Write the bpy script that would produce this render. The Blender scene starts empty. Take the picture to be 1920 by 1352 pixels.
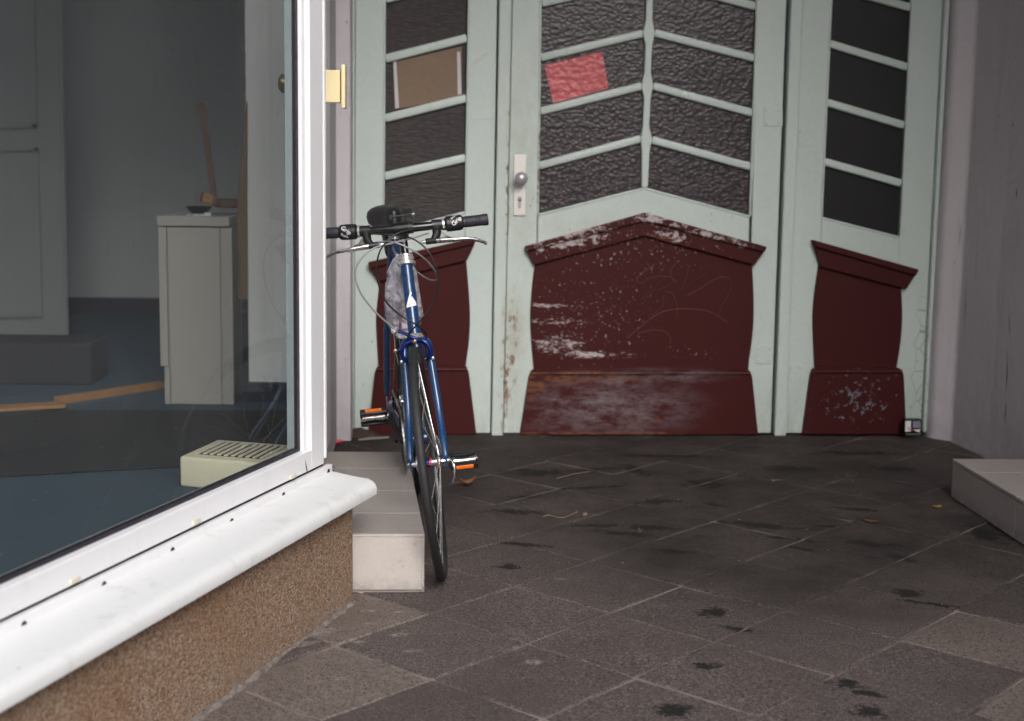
import bpy, bmesh, math, random
from mathutils import Vector, Matrix
random.seed(7)
C = bpy.context.scene.collection
sc = bpy.context.scene
rad = math.radians

# ------------------------------------------------------------------ camera
CAM_H = 1.18
PITCH, ROLL, YAW = rad(8.2426), rad(-0.9020), rad(3.1349)
F = 2667.0                                   # focal length in pixels of a 1920 px wide frame (50 mm lens)
fw = Vector((math.sin(YAW)*math.cos(PITCH), math.cos(YAW)*math.cos(PITCH), -math.sin(PITCH)))
rt0 = Vector((math.cos(YAW), -math.sin(YAW), 0)); dn0 = fw.cross(rt0)
RT = math.cos(ROLL)*rt0 + math.sin(ROLL)*dn0
DN = -math.sin(ROLL)*rt0 + math.cos(ROLL)*dn0
cam_d = bpy.data.cameras.new('camera'); cam = bpy.data.objects.new('camera', cam_d); C.objects.link(cam)
cam_d.sensor_width = 36; cam_d.lens = 36*F/1920; cam_d.clip_end = 500; cam_d.clip_start = .05
m = Matrix.Identity(4)
for i in range(3):
    m[i][0] = RT[i]; m[i][1] = -DN[i]; m[i][2] = -fw[i]
m[2][3] = CAM_H
cam.matrix_world = m
sc.camera = cam
cam_d.dof.use_dof = True; cam_d.dof.focus_distance = 4.02; cam_d.dof.aperture_fstop = 3.1

# ------------------------------------------------------------------ light
SUN_EL, SUN_AZ = rad(34), rad(171)           # azimuth clockwise from +Y: behind the camera, to the right
w = bpy.data.worlds.new('World'); sc.world = w; w.use_nodes = True
nt = w.node_tree; bg = nt.nodes['Background']
sky = nt.nodes.new('ShaderNodeTexSky'); sky.sky_type = 'NISHITA'; sky.sun_disc = False
sky.sun_elevation = SUN_EL; sky.sun_rotation = SUN_AZ
sky.air_density = 1.0; sky.dust_density = 2.3; sky.ozone_density = 1.0
hs = nt.nodes.new('ShaderNodeHueSaturation'); hs.inputs['Saturation'].default_value = .45
nt.links.new(sky.outputs[0], hs.inputs['Color']); nt.links.new(hs.outputs[0], bg.inputs[0])
bg.inputs[1].default_value = .15
sun_d = bpy.data.lights.new('sun', 'SUN'); sun_d.energy = .6; sun_d.angle = rad(30); sun_d.color = (1, .985, .975)
sun = bpy.data.objects.new('sun', sun_d); C.objects.link(sun)
sdir = Vector((math.sin(SUN_AZ)*math.cos(SUN_EL), math.cos(SUN_AZ)*math.cos(SUN_EL), math.sin(SUN_EL)))
sun.rotation_euler = sdir.to_track_quat('Z', 'Y').to_euler(); sun.location = (2, -6, 12)
vs = sc.view_settings
vs.view_transform = 'Standard'; vs.look = 'None'; vs.gamma = 1; vs.use_curve_mapping = False
vs.exposure = 1.32

# ------------------------------------------------------------------ survey: photo pixel -> point on a known real plane
EYE = Vector((0, 0, CAM_H))
def ray(x, y): return fw + RT*((x-960)/F) + DN*((y-676)/F)
def PZ(x, y, z=0.0):
    d = ray(x, y); return EYE + d*((z-CAM_H)/d.z)
def PY(x, y, Y):
    d = ray(x, y); return EYE + d*(Y/d.y)
WAZ = rad(19.95)                              # the shop window runs at this angle to the door's normal
WD = Vector((math.sin(WAZ), math.cos(WAZ), 0)); WN = Vector((math.cos(WAZ), -math.sin(WAZ), 0))
WC = Vector((-.211, 3.65, 0))                 # foot of the plinth corner under the window
def PW(x, y, off):
    d = ray(x, y); return EYE + d*(((WC + WN*off - EYE).dot(WN))/d.dot(WN))
def W3(u, off, z): return WC + WD*u + WN*off + Vector((0, 0, z))   # window coordinates

# ------------------------------------------------------------------ helpers
def smooth(me, ang=40):
    me.shade_smooth()
    try: me.set_sharp_from_angle(angle=rad(ang))
    except Exception: pass
def link(name, bm, mat, parent=None, base=None, sm=False, ang=40):
    me = bpy.data.meshes.new(name)
    bmesh.ops.recalc_face_normals(bm, faces=bm.faces)
    b = base if base is not None else (parent.get('_b') if parent is not None else None)
    if b is not None and any(abs(v) > 0 for v in b):
        bmesh.ops.translate(bm, verts=bm.verts, vec=-Vector(b))
    bm.to_mesh(me); bm.free()
    if mat: me.materials.append(mat)
    if sm: smooth(me, ang)
    o = bpy.data.objects.new(name, me); C.objects.link(o)
    if parent is not None: o.parent = parent
    if parent is not None and parent.get('_b') is not None: o['_b'] = list(parent['_b'])
    elif base is not None: o['_b'] = list(base); o.location = base
    return o
def tag(o, label=None, cat=None, group=None, kind=None):
    if label: o['label'] = label
    if cat: o['category'] = cat
    if group: o['group'] = group
    if kind: o['kind'] = kind
    return o
def thing(name, label, cat, base, group=None):
    o = bpy.data.objects.new(name, None); C.objects.link(o); o.location = base; o['_b'] = list(base)
    o.empty_display_size = .1
    return tag(o, label, cat, group)
def solo(name, bm, mat, label, cat, base, group=None, sm=False, ang=40, kind=None):
    o = link(name, bm, mat, base=Vector(base), sm=sm, ang=ang)
    return tag(o, label, cat, group, kind)
def bev(bm, w, seg=1, ang=30):
    es = [e for e in bm.edges if len(e.link_faces) == 2 and e.calc_face_angle(0) > rad(ang)]
    if w > 0: bmesh.ops.bevel(bm, geom=es, offset=w, segments=seg, affect='EDGES', profile=.5, clamp_overlap=True)
def add_prism(bm, poly, ext):                # poly: list of 3d points, extruded by vector ext
    a = [bm.verts.new(p) for p in poly]; b = [bm.verts.new(Vector(p)+Vector(ext)) for p in poly]
    n = len(a)
    bm.faces.new(a); bm.faces.new(b[::-1])
    for i in range(n): bm.faces.new((a[i], a[(i+1) % n], b[(i+1) % n], b[i]))
def prism(poly, ext, w=0, seg=1):
    bm = bmesh.new(); add_prism(bm, poly, ext)
    bmesh.ops.recalc_face_normals(bm, faces=bm.faces)
    if w: bev(bm, w, seg)
    return bm
def add_box(bm, lo, hi):
    x0, y0, z0 = lo; x1, y1, z1 = hi
    add_prism(bm, [(x0, y0, z0), (x1, y0, z0), (x1, y1, z0), (x0, y1, z0)], (0, 0, z1-z0))
def box(lo, hi, w=0, seg=1):
    bm = bmesh.new(); add_box(bm, lo, hi)
    bmesh.ops.recalc_face_normals(bm, faces=bm.faces)
    if w: bev(bm, w, seg)
    return bm
def add_obox(bm, c, ax, ay, az):             # oriented box from a centre and three half vectors
    c, ax, ay, az = map(Vector, (c, ax, ay, az))
    add_prism(bm, [c-ax-ay-az, c+ax-ay-az, c+ax+ay-az, c-ax+ay-az], az*2)
def obox(c, ax, ay, az, w=0, seg=1):
    bm = bmesh.new(); add_obox(bm, c, ax, ay, az)
    bmesh.ops.recalc_face_normals(bm, faces=bm.faces)
    if w: bev(bm, w, seg)
    return bm
def wbox(u0, u1, o0, o1, z0, z1, w=0, seg=1):  # box along the shop window
    bm = bmesh.new()
    add_prism(bm, [W3(u0, o0, z0), W3(u1, o0, z0), W3(u1, o1, z0), W3(u0, o1, z0)], (0, 0, z1-z0))
    bmesh.ops.recalc_face_normals(bm, faces=bm.faces)
    if w: bev(bm, w, seg)
    return bm
def frames(pts):
    pts = [Vector(p) for p in pts]; n = len(pts); T = []
    for i in range(n):
        a = pts[max(i-1, 0)]; b = pts[min(i+1, n-1)]; T.append((b-a).normalized())
    u = T[0].orthogonal().normalized(); out = []
    for i in range(n):
        u = (u - T[i]*u.dot(T[i])).normalized(); out.append((pts[i], u, T[i].cross(u)))
    return out
def add_tube(bm, pts, r, n=10, cap=True, sy=1.0):
    fr = frames(pts); rings = []
    for i, (p, u, v) in enumerate(fr):
        rr = r[i] if isinstance(r, (list, tuple)) else r
        rings.append([bm.verts.new(p + u*(rr*math.cos(2*math.pi*k/n)) + v*(rr*sy*math.sin(2*math.pi*k/n))) for k in range(n)])
    for a, b in zip(rings, rings[1:]):
        for k in range(n): bm.faces.new((a[k], a[(k+1) % n], b[(k+1) % n], b[k]))
    if cap: bm.faces.new(rings[0][::-1]); bm.faces.new(rings[-1])
def tube(pts, r, n=10, cap=True, sy=1.0):
    bm = bmesh.new(); add_tube(bm, pts, r, n, cap, sy); return bm
def add_lathe(bm, prof, c, axis, n=24, closed=False):   # prof: list of (radius, along)
    axis = Vector(axis).normalized(); u = axis.orthogonal().normalized(); v = axis.cross(u); c = Vector(c)
    rings = [[bm.verts.new(c + axis*h + (u*math.cos(2*math.pi*k/n) + v*math.sin(2*math.pi*k/n))*max(r, 1e-5)) for k in range(n)] for r, h in prof]
    prs = list(zip(rings, rings[1:]))
    if closed: prs.append((rings[-1], rings[0]))
    for a, b in prs:
        for k in range(n): bm.faces.new((a[k], a[(k+1) % n], b[(k+1) % n], b[k]))
    if not closed:
        bm.faces.new(rings[0][::-1]); bm.faces.new(rings[-1])
def lathe(prof, c, axis, n=24, closed=False):
    bm = bmesh.new(); add_lathe(bm, prof, c, axis, n, closed); return bm
def crv(pts, k=6):                            # Catmull-Rom through the points
    P = [Vector(p) for p in pts]; P = [2*P[0]-P[1]] + P + [2*P[-1]-P[-2]]; out = []
    for i in range(1, len(P)-2):
        for j in range(k):
            t = j/k; a, b, c, d = P[i-1], P[i], P[i+1], P[i+2]
            out.append(.5*((2*b) + (c-a)*t + (2*a-5*b+4*c-d)*t*t + (3*b-a-3*c+d)*t**3))
    out.append(P[-2]); return out

# ------------------------------------------------------------------ materials
class NB:
    def __init__(s, name):
        s.m = bpy.data.materials.new(name); s.m.use_nodes = True; s.t = s.m.node_tree
        s.p = s.t.nodes['Principled BSDF']; s.out = s.t.nodes['Material Output']
        s.pos = s.n('ShaderNodeNewGeometry').outputs['Position']
    def n(s, t, **k):
        nd = s.t.nodes.new(t)
        for a, b in k.items(): setattr(nd, a, b)
        return nd
    def L(s, a, b): s.t.links.new(a, b)
    def put(s, sock, v):
        if hasattr(v, 'links'): s.L(v, sock)
        else: sock.default_value = v if not (isinstance(v, tuple) and len(v) == 3 and sock.type == 'RGBA') else (*v, 1)
    def mp(s, scale=(1, 1, 1), rot=(0, 0, 0), loc=(0, 0, 0), src=None):
        nd = s.n('ShaderNodeMapping'); s.L(src or s.pos, nd.inputs[0])
        nd.inputs['Scale'].default_value = scale; nd.inputs['Rotation'].default_value = rot; nd.inputs['Location'].default_value = loc
        return nd.outputs[0]
    def noise(s, scale, detail=4, rough=.6, vec=None, dist=0):
        nd = s.n('ShaderNodeTexNoise'); s.L(vec or s.pos, nd.inputs['Vector'])
        nd.inputs['Scale'].default_value = scale; nd.inputs['Detail'].default_value = detail
        nd.inputs['Roughness'].default_value = rough; nd.inputs['Distortion'].default_value = dist
        return nd.outputs['Fac']
    def vor(s, scale, feat='F1', vec=None, out='Distance', rnd=1):
        nd = s.n('ShaderNodeTexVoronoi', feature=feat); s.L(vec or s.pos, nd.inputs['Vector'])
        nd.inputs['Scale'].default_value = scale; nd.inputs['Randomness'].default_value = rnd
        return nd.outputs[out]
    def ramp(s, x, *st, mode='LINEAR'):
        nd = s.n('ShaderNodeValToRGB'); s.L(x, nd.inputs[0]); e = nd.color_ramp.elements
        nd.color_ramp.interpolation = mode
        while len(e) < len(st): e.new(.5)
        for el, (p, c) in zip(e, st):
            el.position = p; el.color = (c, c, c, 1) if not isinstance(c, tuple) else (*c, 1)
        return nd.outputs[0]
    def mix(s, f, a, b, mode='MIX'):
        nd = s.n('ShaderNodeMix', data_type='RGBA', blend_type=mode)
        s.put(nd.inputs[0], f); s.put(nd.inputs[6], a); s.put(nd.inputs[7], b); return nd.outputs[2]
    def ma(s, op, a, b=0.0, clamp=False):
        nd = s.n('ShaderNodeMath', operation=op, use_clamp=clamp); s.put(nd.inputs[0], a); s.put(nd.inputs[1], b); return nd.outputs[0]
    def blob(s, c, r, ang=0.0, axes='XZ'):    # soft ellipse at a real place: 1 in its centre, 0 at its rim
        nd = s.n('ShaderNodeVectorMath', operation='SUBTRACT'); s.L(s.pos, nd.inputs[0]); nd.inputs[1].default_value = c
        mpn = s.n('ShaderNodeMapping'); mpn.vector_type = 'POINT'; s.L(nd.outputs[0], mpn.inputs[0])
        mpn.inputs['Rotation'].default_value = (0, -ang, 0) if axes == 'XZ' else (0, 0, -ang)
        m2 = s.n('ShaderNodeVectorMath', operation='DIVIDE'); s.L(mpn.outputs[0], m2.inputs[0])
        m2.inputs[1].default_value = (r[0], 5, r[1]) if axes == 'XZ' else (r[0], r[1], 5)
        ln = s.n('ShaderNodeVectorMath', operation='LENGTH'); s.L(m2.outputs[0], ln.inputs[0])
        return s.ma('SUBTRACT', 1.0, ln.outputs['Value'], True)
    def mx(s, xs):
        o = xs[0]
        for x in xs[1:]: o = s.ma('MAXIMUM', o, x)
        return o
    def bump(s, h, st=.3, dist=.005, prev=None):
        nd = s.n('ShaderNodeBump'); s.L(h, nd.inputs['Height']); nd.inputs['Strength'].default_value = st
        nd.inputs['Distance'].default_value = dist
        if prev is not None: s.L(prev, nd.inputs['Normal'])
        s.L(nd.outputs[0], s.p.inputs['Normal']); return nd.outputs[0]
    def fin(s, col=None, rough=.5, metal=0, **k):
        if col is not None: s.put(s.p.inputs['Base Color'], col)
        s.put(s.p.inputs['Roughness'], rough); s.p.inputs['Metallic'].default_value = metal
        for a, b in k.items(): s.put(s.p.inputs[a.replace('_', ' ')], b)
        return s.m
def simple(name, col, rough=.5, metal=0, var=.12, sc_=30, b=0, **k):
    n = NB(name)
    f = n.noise(sc_, 5, .65)
    c = n.mix(f, tuple(x*(1-var) for x in col), tuple(min(1, x*(1+var)) for x in col))
    r = n.ramp(n.noise(sc_*1.7, 3), (.3, max(.02, rough*.8)), (.7, min(1, rough*1.2)))
    if b: n.bump(n.noise(sc_*4, 4), b, .002)
    return n.fin(c, r, metal, **k)

M = {}
DOOR_Y = 5.96
def DP(x, y, Y=DOOR_Y):
    p = PY(x, y, DOOR_Y); return Vector((p.x, Y, p.z))

def mint():
    n = NB('mint_paint')
    big = n.noise(3.5, 5, .6); fine = n.noise(60, 6, .7)
    c = n.mix(big, (.465, .545, .52), (.545, .605, .575))
    c = n.mix(n.ma('MULTIPLY', n.ramp(fine, (.45, 0.0), (.75, 1.0)), .25), c, (.36, .40, .36))
    # grime towards the handle stile of the middle leaf, worn patches beside the kick panel
    grime_or_shade = n.mx([n.blob(DP(978, 300), (.16, .9)), n.blob(DP(965, 640), (.10, .5)), n.blob(DP(1090, 430), (.35, .10))])
    gm = n.ma('MULTIPLY', grime_or_shade, n.ramp(n.noise(14, 7, .75, n.mp((1, 1, .45))), (.35, 0.0), (.7, 1.0)))
    c = n.mix(n.ma('MULTIPLY', gm, .75), c, (.37, .36, .30))
    zz_ = n.n('ShaderNodeSeparateXYZ'); n.L(n.pos, zz_.inputs[0])
    foot = n.ma('MULTIPLY', n.ramp(zz_.outputs[2], (.0, 1.0), (.30, 0.0)), n.ramp(n.noise(17, 7, .75, n.mp((1, 1, .35))), (.38, 0.0), (.66, 1.0)))
    c = n.mix(n.ma('MULTIPLY', foot, .55), c, (.27, .25, .21))
    drip = n.ramp(n.noise(24, 4, .6, n.mp((1, 1, .04))), (.60, 0.0), (.74, 1.0)); c = n.mix(n.ma('MULTIPLY', drip, .22), c, (.33, .33, .28))
    # rust and chipped specks on the striking edge
    edge = n.mx([n.blob(DP(955, 650), (.045, .30)), n.blob(DP(944, 730), (.03, .2)), n.blob(DP(953, 215), (.012, .04)), n.blob(DP(951, 350), (.012, .35)), n.blob(DP(1452, 322), (.012, .03)), n.blob(DP(1010, 330), (.008, .3))])
    sp = n.ma('MULTIPLY', n.ramp(edge, (.0, 0.0), (.5, 1.0)), n.ramp(n.noise(38, 6, .7, n.mp((1, 1, .5))), (.52, 0.0), (.60, 1.0)))
    c = n.mix(sp, c, n.mix(n.noise(90), (.05, .035, .025), (.30, .15, .06)))
    halo = n.ma('MULTIPLY', n.blob(DP(962, 640), (.07, .26)), n.ramp(n.noise(9, 5), (.3, 0.0), (.6, 1.0)))
    c = n.mix(n.ma('MULTIPLY', halo, .6), c, (.30, .24, .17))
    # small dark nicks
    nick = n.ramp(n.noise(55, 3, .5, n.mp((1, 1, .8))), (.70, 0.0), (.735, 1.0))
    nm = n.ma('MULTIPLY', nick, n.mx([n.blob(DP(1120, 420), (.4, .13)), n.blob(DP(985, 390), (.1, .25)), n.blob(DP(1300, 400), (.35, .10)), n.blob(DP(1715, 760), (.05, .3)), n.blob(DP(690, 620), (.06, .4))]))
    c = n.mix(n.ma('MULTIPLY', nm, 1.6, True), c, (.10, .11, .11))
    crack = n.ramp(n.vor(26, 'DISTANCE_TO_EDGE', n.mp((1, 1, .45))), (.0, 1.0), (.035, 0.0))
    cm = n.ma('MULTIPLY', crack, n.ramp(n.blob(DP(1722, 700), (.045, .40)), (0, 0.0), (.4, 1.0)))
    c = n.mix(n.ma('MULTIPLY', cm, .8), c, (.16, .17, .16))
    n.bump(n.noise(120, 4, .6, n.mp((1, 1, .25))), .12, .002)
    return n.fin(c, n.ramp(fine, (.3, .32), (.7, .55)))
M['mint'] = mint()

def maroon():
    n = NB('maroon_paint')
    big = n.noise(4, 4); c = n.mix(big, (.042, .0068, .0068), (.053, .0090, .0088))
    nz = n.noise(30, 8, .78, n.mp((.8, 1, 1.5))); nz2 = n.noise(70, 6, .75)
    def worn(mask, amt, noise, lo=.0, w_=.05):    # ragged edge: noise eats into the mask
        v = n.ma('ADD', n.ma('MULTIPLY', n.ramp(mask, (0, 0.0), (.85, 1.0)), amt), n.ma('SUBTRACT', n.ma('MULTIPLY', noise, 6.0), 3.78+lo))
        return n.ma('MULTIPLY', n.ramp(v, (0, 0.0), (.15+w_*0, 1.0)), n.ramp(mask, (0, 0.0), (.06, 1.0)))
    top = n.mx([n.blob(DP(1080, 432), (.36, .045), rad(-14.5)), n.blob(DP(1215, 408), (.14, .05)), n.blob(DP(1300, 432), (.34, .028), rad(14.5)), n.blob(DP(1080, 450), (.3, .05), rad(-14.5)), n.blob(DP(1260, 445), (.12, .04), rad(14.5))])
    mk = worn(top, .95, nz, 0)
    low = n.mx([n.blob(DP(1030, 645), (.10, .055)), n.blob(DP(1045, 642), (.16, .04)), n.blob(DP(1050, 604), (.19, .022)), n.blob(DP(1025, 571), (.16, .018)), n.blob(DP(1110, 664), (.26, .026))])
    mk = n.ma('MAXIMUM', mk, worn(low, .98, n.noise(46, 9, .8, n.mp((.5, 1, 1.7))), 0))
    mk = n.ma('MAXIMUM', mk, worn(n.mx([n.blob(DP(1100, 590), (.34, .28)), n.blob(DP(1180, 470), (.45, .15)), n.blob(DP(1290, 660), (.2, .03))]), .20, nz2, .06))
    mk = n.ma('MAXIMUM', mk, worn(n.blob(DP(1610, 745), (.26, .15)), .62, n.noise(50, 5, .65), .20))
    chipc = n.mix(n.noise(22), (.40, .34, .39), (.48, .41, .36))
    chipc = n.mix(n.ramp(n.blob(DP(1605, 750), (.3, .2)), (0, 0.0), (.1, 1.0)), chipc, (.17, .17, .20))
    film = n.ma('MULTIPLY', n.ramp(n.mx([n.blob(DP(1130, 760), (.50, .17)), n.blob(DP(1150, 715), (.25, .06)), n.blob(DP(1260, 702), (.3, .04))]), (0, 0.0), (.8, 1.0)), n.ramp(n.noise(18, 8, .8, n.mp((.5, 1, 1.4))), (.42, 0.0), (.68, 1.0)))
    c = n.mix(n.ma('MULTIPLY', film, .70), c, (.27, .235, .255))
    wood = n.ma('MULTIPLY', n.ramp(n.mx([n.blob(DP(1090, 706), (.28, .035)), n.blob(DP(1000, 720), (.06, .08)), n.blob(DP(1190, 787), (.05, .02)), n.blob(DP(1229, 783), (.02, .012)), n.blob(DP(1150, 811), (.5, .012)), n.blob(DP(1240, 447), (.1, .012), rad(14))]), (0, 0.0), (.4, 1.0)), n.ramp(n.noise(30, 6, .7, n.mp((.4, 1, 1.6))), (.46, 0.0), (.56, 1.0)))
    c = n.mix(n.ma('MULTIPLY', wood, .9), c, n.mix(n.noise(40), (.22, .075, .025), (.07, .04, .03)))
    c = n.mix(mk, c, chipc)
    h = n.ma('SUBTRACT', n.ma('MULTIPLY', n.noise(50, 4, .6, n.mp((.3, 1, 1))), .4), mk)
    n.bump(h, .35, .002)
    r = n.mix(n.ma('MAXIMUM', mk, film), (.50, .50, .50), (.8, .8, .8))
    return n.fin(c, r, IOR=1.33, Specular_IOR_Level=.3)
M['maroon'] = maroon()

def pane(name, kind):
    n = NB(name)
    if kind == 'hammered':
        v = n.mp((1, 1, 1.35)); h = n.vor(64, 'SMOOTH_F1', v); h2 = n.noise(110, 3)
        n.bump(n.ma('ADD', h, n.ma('MULTIPLY', h2, .10)), .26, .009); c = n.mix(n.ramp(h, (.10, 1.0), (.55, 0.0)), (.017, .012, .015), (.068, .047, .053)); r = .36
    elif kind == 'ribbed':
        h = n.noise(85, 5, .65, n.mp((.42, 1, 1.9), (0, rad(14), 0))); n.bump(h, .8, .006); c = n.mix(n.ramp(h, (.40, 0.0), (.68, 1.0)), (.018, .014, .015), (.050, .036, .033)); r = .30
    else:
        h = n.noise(190, 3, .6); n.bump(h, .5, .003); c = n.mix(n.noise(7), (.011, .0108, .0120), (.0165, .0155, .0170)); r = .38
    return n.fin(c, r, IOR=1.45 if kind != 'plain' else 1.3)
M['hammered'] = pane('hammered_glass', 'hammered'); M['ribbed'] = pane('ribbed_glass', 'ribbed'); M['plainglass'] = pane('dark_glass', 'plain')

def plaster(name, a, b_, dirt=.5):
    n = NB(name)
    c = n.mix(n.noise(2.2, 6, .65), a, b_)
    st = n.ramp(n.noise(7, 6, .7, n.mp((1, 1, .12))), (.55, 0.0), (.8, 1.0))
    c = n.mix(n.ma('MULTIPLY', st, .6*dirt), c, (.22, .20, .19))
    z = n.n('ShaderNodeSeparateXYZ'); n.L(n.pos, z.inputs[0])
    lowm = n.ma('MULTIPLY', n.ramp(z.outputs[2], (0, 1.0), (.32, 0.0)), n.ramp(n.noise(13, 6, .7), (.35, 0.0), (.75, 1.0)))
    c = n.mix(n.ma('MULTIPLY', lowm, .75*dirt), c, (.17, .14, .13))
    speck = n.ramp(n.noise(48, 3, .5, n.mp((1, 1, .4))), (.735, 0.0), (.76, 1.0))
    c = n.mix(n.ma('MULTIPLY', speck, dirt), c, (.10, .08, .08))
    scr = n.ma('MULTIPLY', n.ramp(n.noise(20, 3, .5, n.mp((2.6, 2.6, .10))), (.68, 0.0), (.71, 1.0)), n.ramp(n.noise(1.6, 2), (.42, 0.0), (.55, 1.0)))
    c = n.mix(n.ma('MULTIPLY', scr, dirt), c, (.12, .10, .10))
    n.bump(n.ma('ADD', n.noise(26, 6, .6), n.ma('MULTIPLY', n.noise(5, 4), 2.0)), .6, .006)
    return n.fin(c, .85)
M['plaster'] = plaster('lilac_white_plaster', (.52, .49, .52), (.60, .56, .585))
M['inwall'] = plaster('interior_wall_paint', (.50, .51, .53), (.56, .57, .585), .25); M['pale'] = plaster('window_lit_interior_paint', (.80, .82, .83), (.86, .87, .87), .2); M['doorpaint'] = plaster('grey_white_door_paint', (.28, .285, .30), (.315, .32, .335), .15)  # end wall: daylight from the window is put into its lighter base colour
M['ceil'] = plaster('soffit_paint', (.42, .42, .42), (.5, .5, .5), .3)

def slabm(name, a, b_):
    n = NB(name)
    oi = n.n('ShaderNodeObjectInfo'); rnd = oi.outputs['Random']
    c = n.mix(n.noise(5, 6, .65), a, b_)
    c = n.mix(n.ma('MULTIPLY', rnd, .5), c, tuple(x*.78 for x in a))
    gr = n.noise(130, 6, .85)
    c = n.mix(n.ma('MULTIPLY', n.ramp(gr, (.48, 0.0), (.60, 1.0)), .75), c, (.29, .245, .23))
    c = n.mix(n.ma('MULTIPLY', n.ramp(n.noise(85, 6, .85), (.50, 0.0), (.62, 1.0)), .55), c, (.03, .026, .026))
    pit = n.ma('MAXIMUM', n.ma('MULTIPLY', n.ramp(n.vor(75), (.16, 1.0), (.30, 0.0)), n.ramp(n.noise(30, 4, .7), (.50, 0.0), (.58, 1.0))), n.ramp(n.noise(240, 2, .6), (.38, 1.0), (.44, 0.0)))
    c = n.mix(n.ma('MULTIPLY', pit, .85), c, (.012, .011, .011))
    wf = n.ramp(n.noise(2.6, 6, .7), (.40, 0.0), (.72, 1.0))
    c = n.mix(n.ma('MULTIPLY', wf, .6), c, tuple(x*.6 for x in a))
    grime_or_shade = n.mx([n.blob((-.1, 5.3, 0), (.9, 1.0), 0, 'XY'), n.blob((.55, 5.6, 0), (2.2, 1.6), 0, 'XY'), n.blob((1.3, 4.9, 0), (1.3, 1.5), .2, 'XY'), n.blob((.95, 4.3, 0), (.9, 1.1), .5, 'XY')])  # passage floor: dirt plus the fall-off of daylight, darkened into the slab colour
    dirt_shade = n.ma('MULTIPLY', n.ramp(grime_or_shade, (0, 0.0), (.55, 1.0)), n.ramp(n.noise(3.5, 7, .75), (.25, .35), (.6, 1.0)))
    c = n.mix(n.ma('MULTIPLY', dirt_shade, .93), c, (.029, .022, .020))
    # dried dark scuffs and drips, each in its own place
    st = []
    for (x, y, rx, ry, an) in STAINS:
        st.append(n.blob(PZ(x, y), (rx, ry), an, 'XY'))
    nf = n.ma('MULTIPLY', n.ma('SUBTRACT', n.noise(95, 6, .8, n.mp((.55, 1, 1), (0, 0, .5))), .5), 2.6)
    nb = n.ma('MULTIPLY', n.ma('SUBTRACT', n.noise(19, 4, .6), .5), 1.6)
    msk = n.mx(st)
    sv = n.ma('ADD', n.ma('MULTIPLY', msk, .75), n.ma('SUBTRACT', n.ma('ADD', nf, nb), .20))
    stn = n.ma('MULTIPLY', n.ramp(sv, (.0, 0.0), (.18, 1.0)), n.ramp(msk, (0, 0.0), (.12, 1.0)))
    c = n.mix(n.ma('MULTIPLY', stn, .95), c, (.011, .010, .010))
    wh = []
    for (x, y, rx, ry, an) in PALE: wh.append(n.blob(PZ(x, y), (rx, ry), an, 'XY'))
    whm = n.ma('MULTIPLY', n.ramp(n.mx(wh), (0, 0.0), (.5, 1.0)), n.ramp(n.noise(60, 5, .7), (.42, 0.0), (.56, 1.0)))
    c = n.mix(n.ma('MULTIPLY', whm, .75), c, (.36, .32, .29))
    n.bump(n.ma('SUBTRACT', n.ma('MULTIPLY', n.noise(120, 6, .8), 1.2), n.ma('MULTIPLY', pit, .8)), .9, .004)
    return n.fin(c, n.ramp(n.noise(6, 4), (.3, .72), (.7, .9)), Specular_IOR_Level=.3)
STAINS = [(1705, 1112, .06, .05, 0), (1745, 1132, .10, .02, -.4), (1330, 1145, .05, .06, 0), (1390, 1180, .09, .025, -.5), (1330, 1248, .05, .04, .2), (1585, 1285, .06, .05, -.3), (1620, 1300, .07, .02, -.5),
          (1270, 1330, .07, .05, .3), (1630, 1335, .06, .05, -.3), (1420, 985, .18, .05, -.35), (1335, 945, .10, .02, -.9), (1490, 1010, .15, .02, -.4), (1640, 1020, .14, .05, -.5), (1690, 1045, .06, .05, -.6), (1500, 1028, .10, .02, -.7),
          (1620, 955, .14, .03, -.3), (1560, 985, .08, .03, .2), (1230, 940, .10, .05, 0), (1220, 988, .12, .04, -.2), (1100, 985, .14, .03, .1), (965, 960, .13, .05, 0), (985, 930, .08, .04, 0), (1190, 880, .05, .12, .4), (1090, 915, .22, .02, .2),
          (1170, 1000, .12, .04, -.3), (1260, 1035, .09, .04, -.2), (1100, 880, .25, .02, .1), (1320, 905, .12, .10, 0), (1480, 880, .15, .08, 0), (1680, 880, .12, .07, 0), (950, 1062, .05, .04, 0), (980, 1020, .12, .03, -.3), (1850, 1000, .10, .14, 0), (1010, 885, .2, .08, 0), (1240, 855, .3, .03, 0), (1600, 850, .25, .06, 0)]
PALE = [(670, 1203, .025, .012, 0), (750, 1190, .03, .015, .2), (775, 1220, .03, .010, 0), (748, 1147, .018, .008, 0), (690, 1145, .03, .012, 0), (1050, 1086, .02, .008, 0), (560, 1210, .06, .02, .5), (600, 1185, .08, .025, .6), (690, 1168, .02, .01, 0), (1000, 1240, .03, .02, 0), (1455, 900, .03, .01, 0), (1590, 890, .015, .01, 0), (640, 1270, .03, .012, 0)]
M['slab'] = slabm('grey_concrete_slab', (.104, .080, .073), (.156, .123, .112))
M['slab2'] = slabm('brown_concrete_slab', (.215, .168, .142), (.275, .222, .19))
def mortar():
    n = NB('mortar'); c = n.mix(n.ramp(n.noise(4, 7, .75), (.36, 0.0), (.60, 1.0)), (.030, .026, .025), (.24, .195, .175))
    n.bump(n.noise(140, 4), .6, .003); return n.fin(c, .95)
M['mortar'] = mortar()
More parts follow.
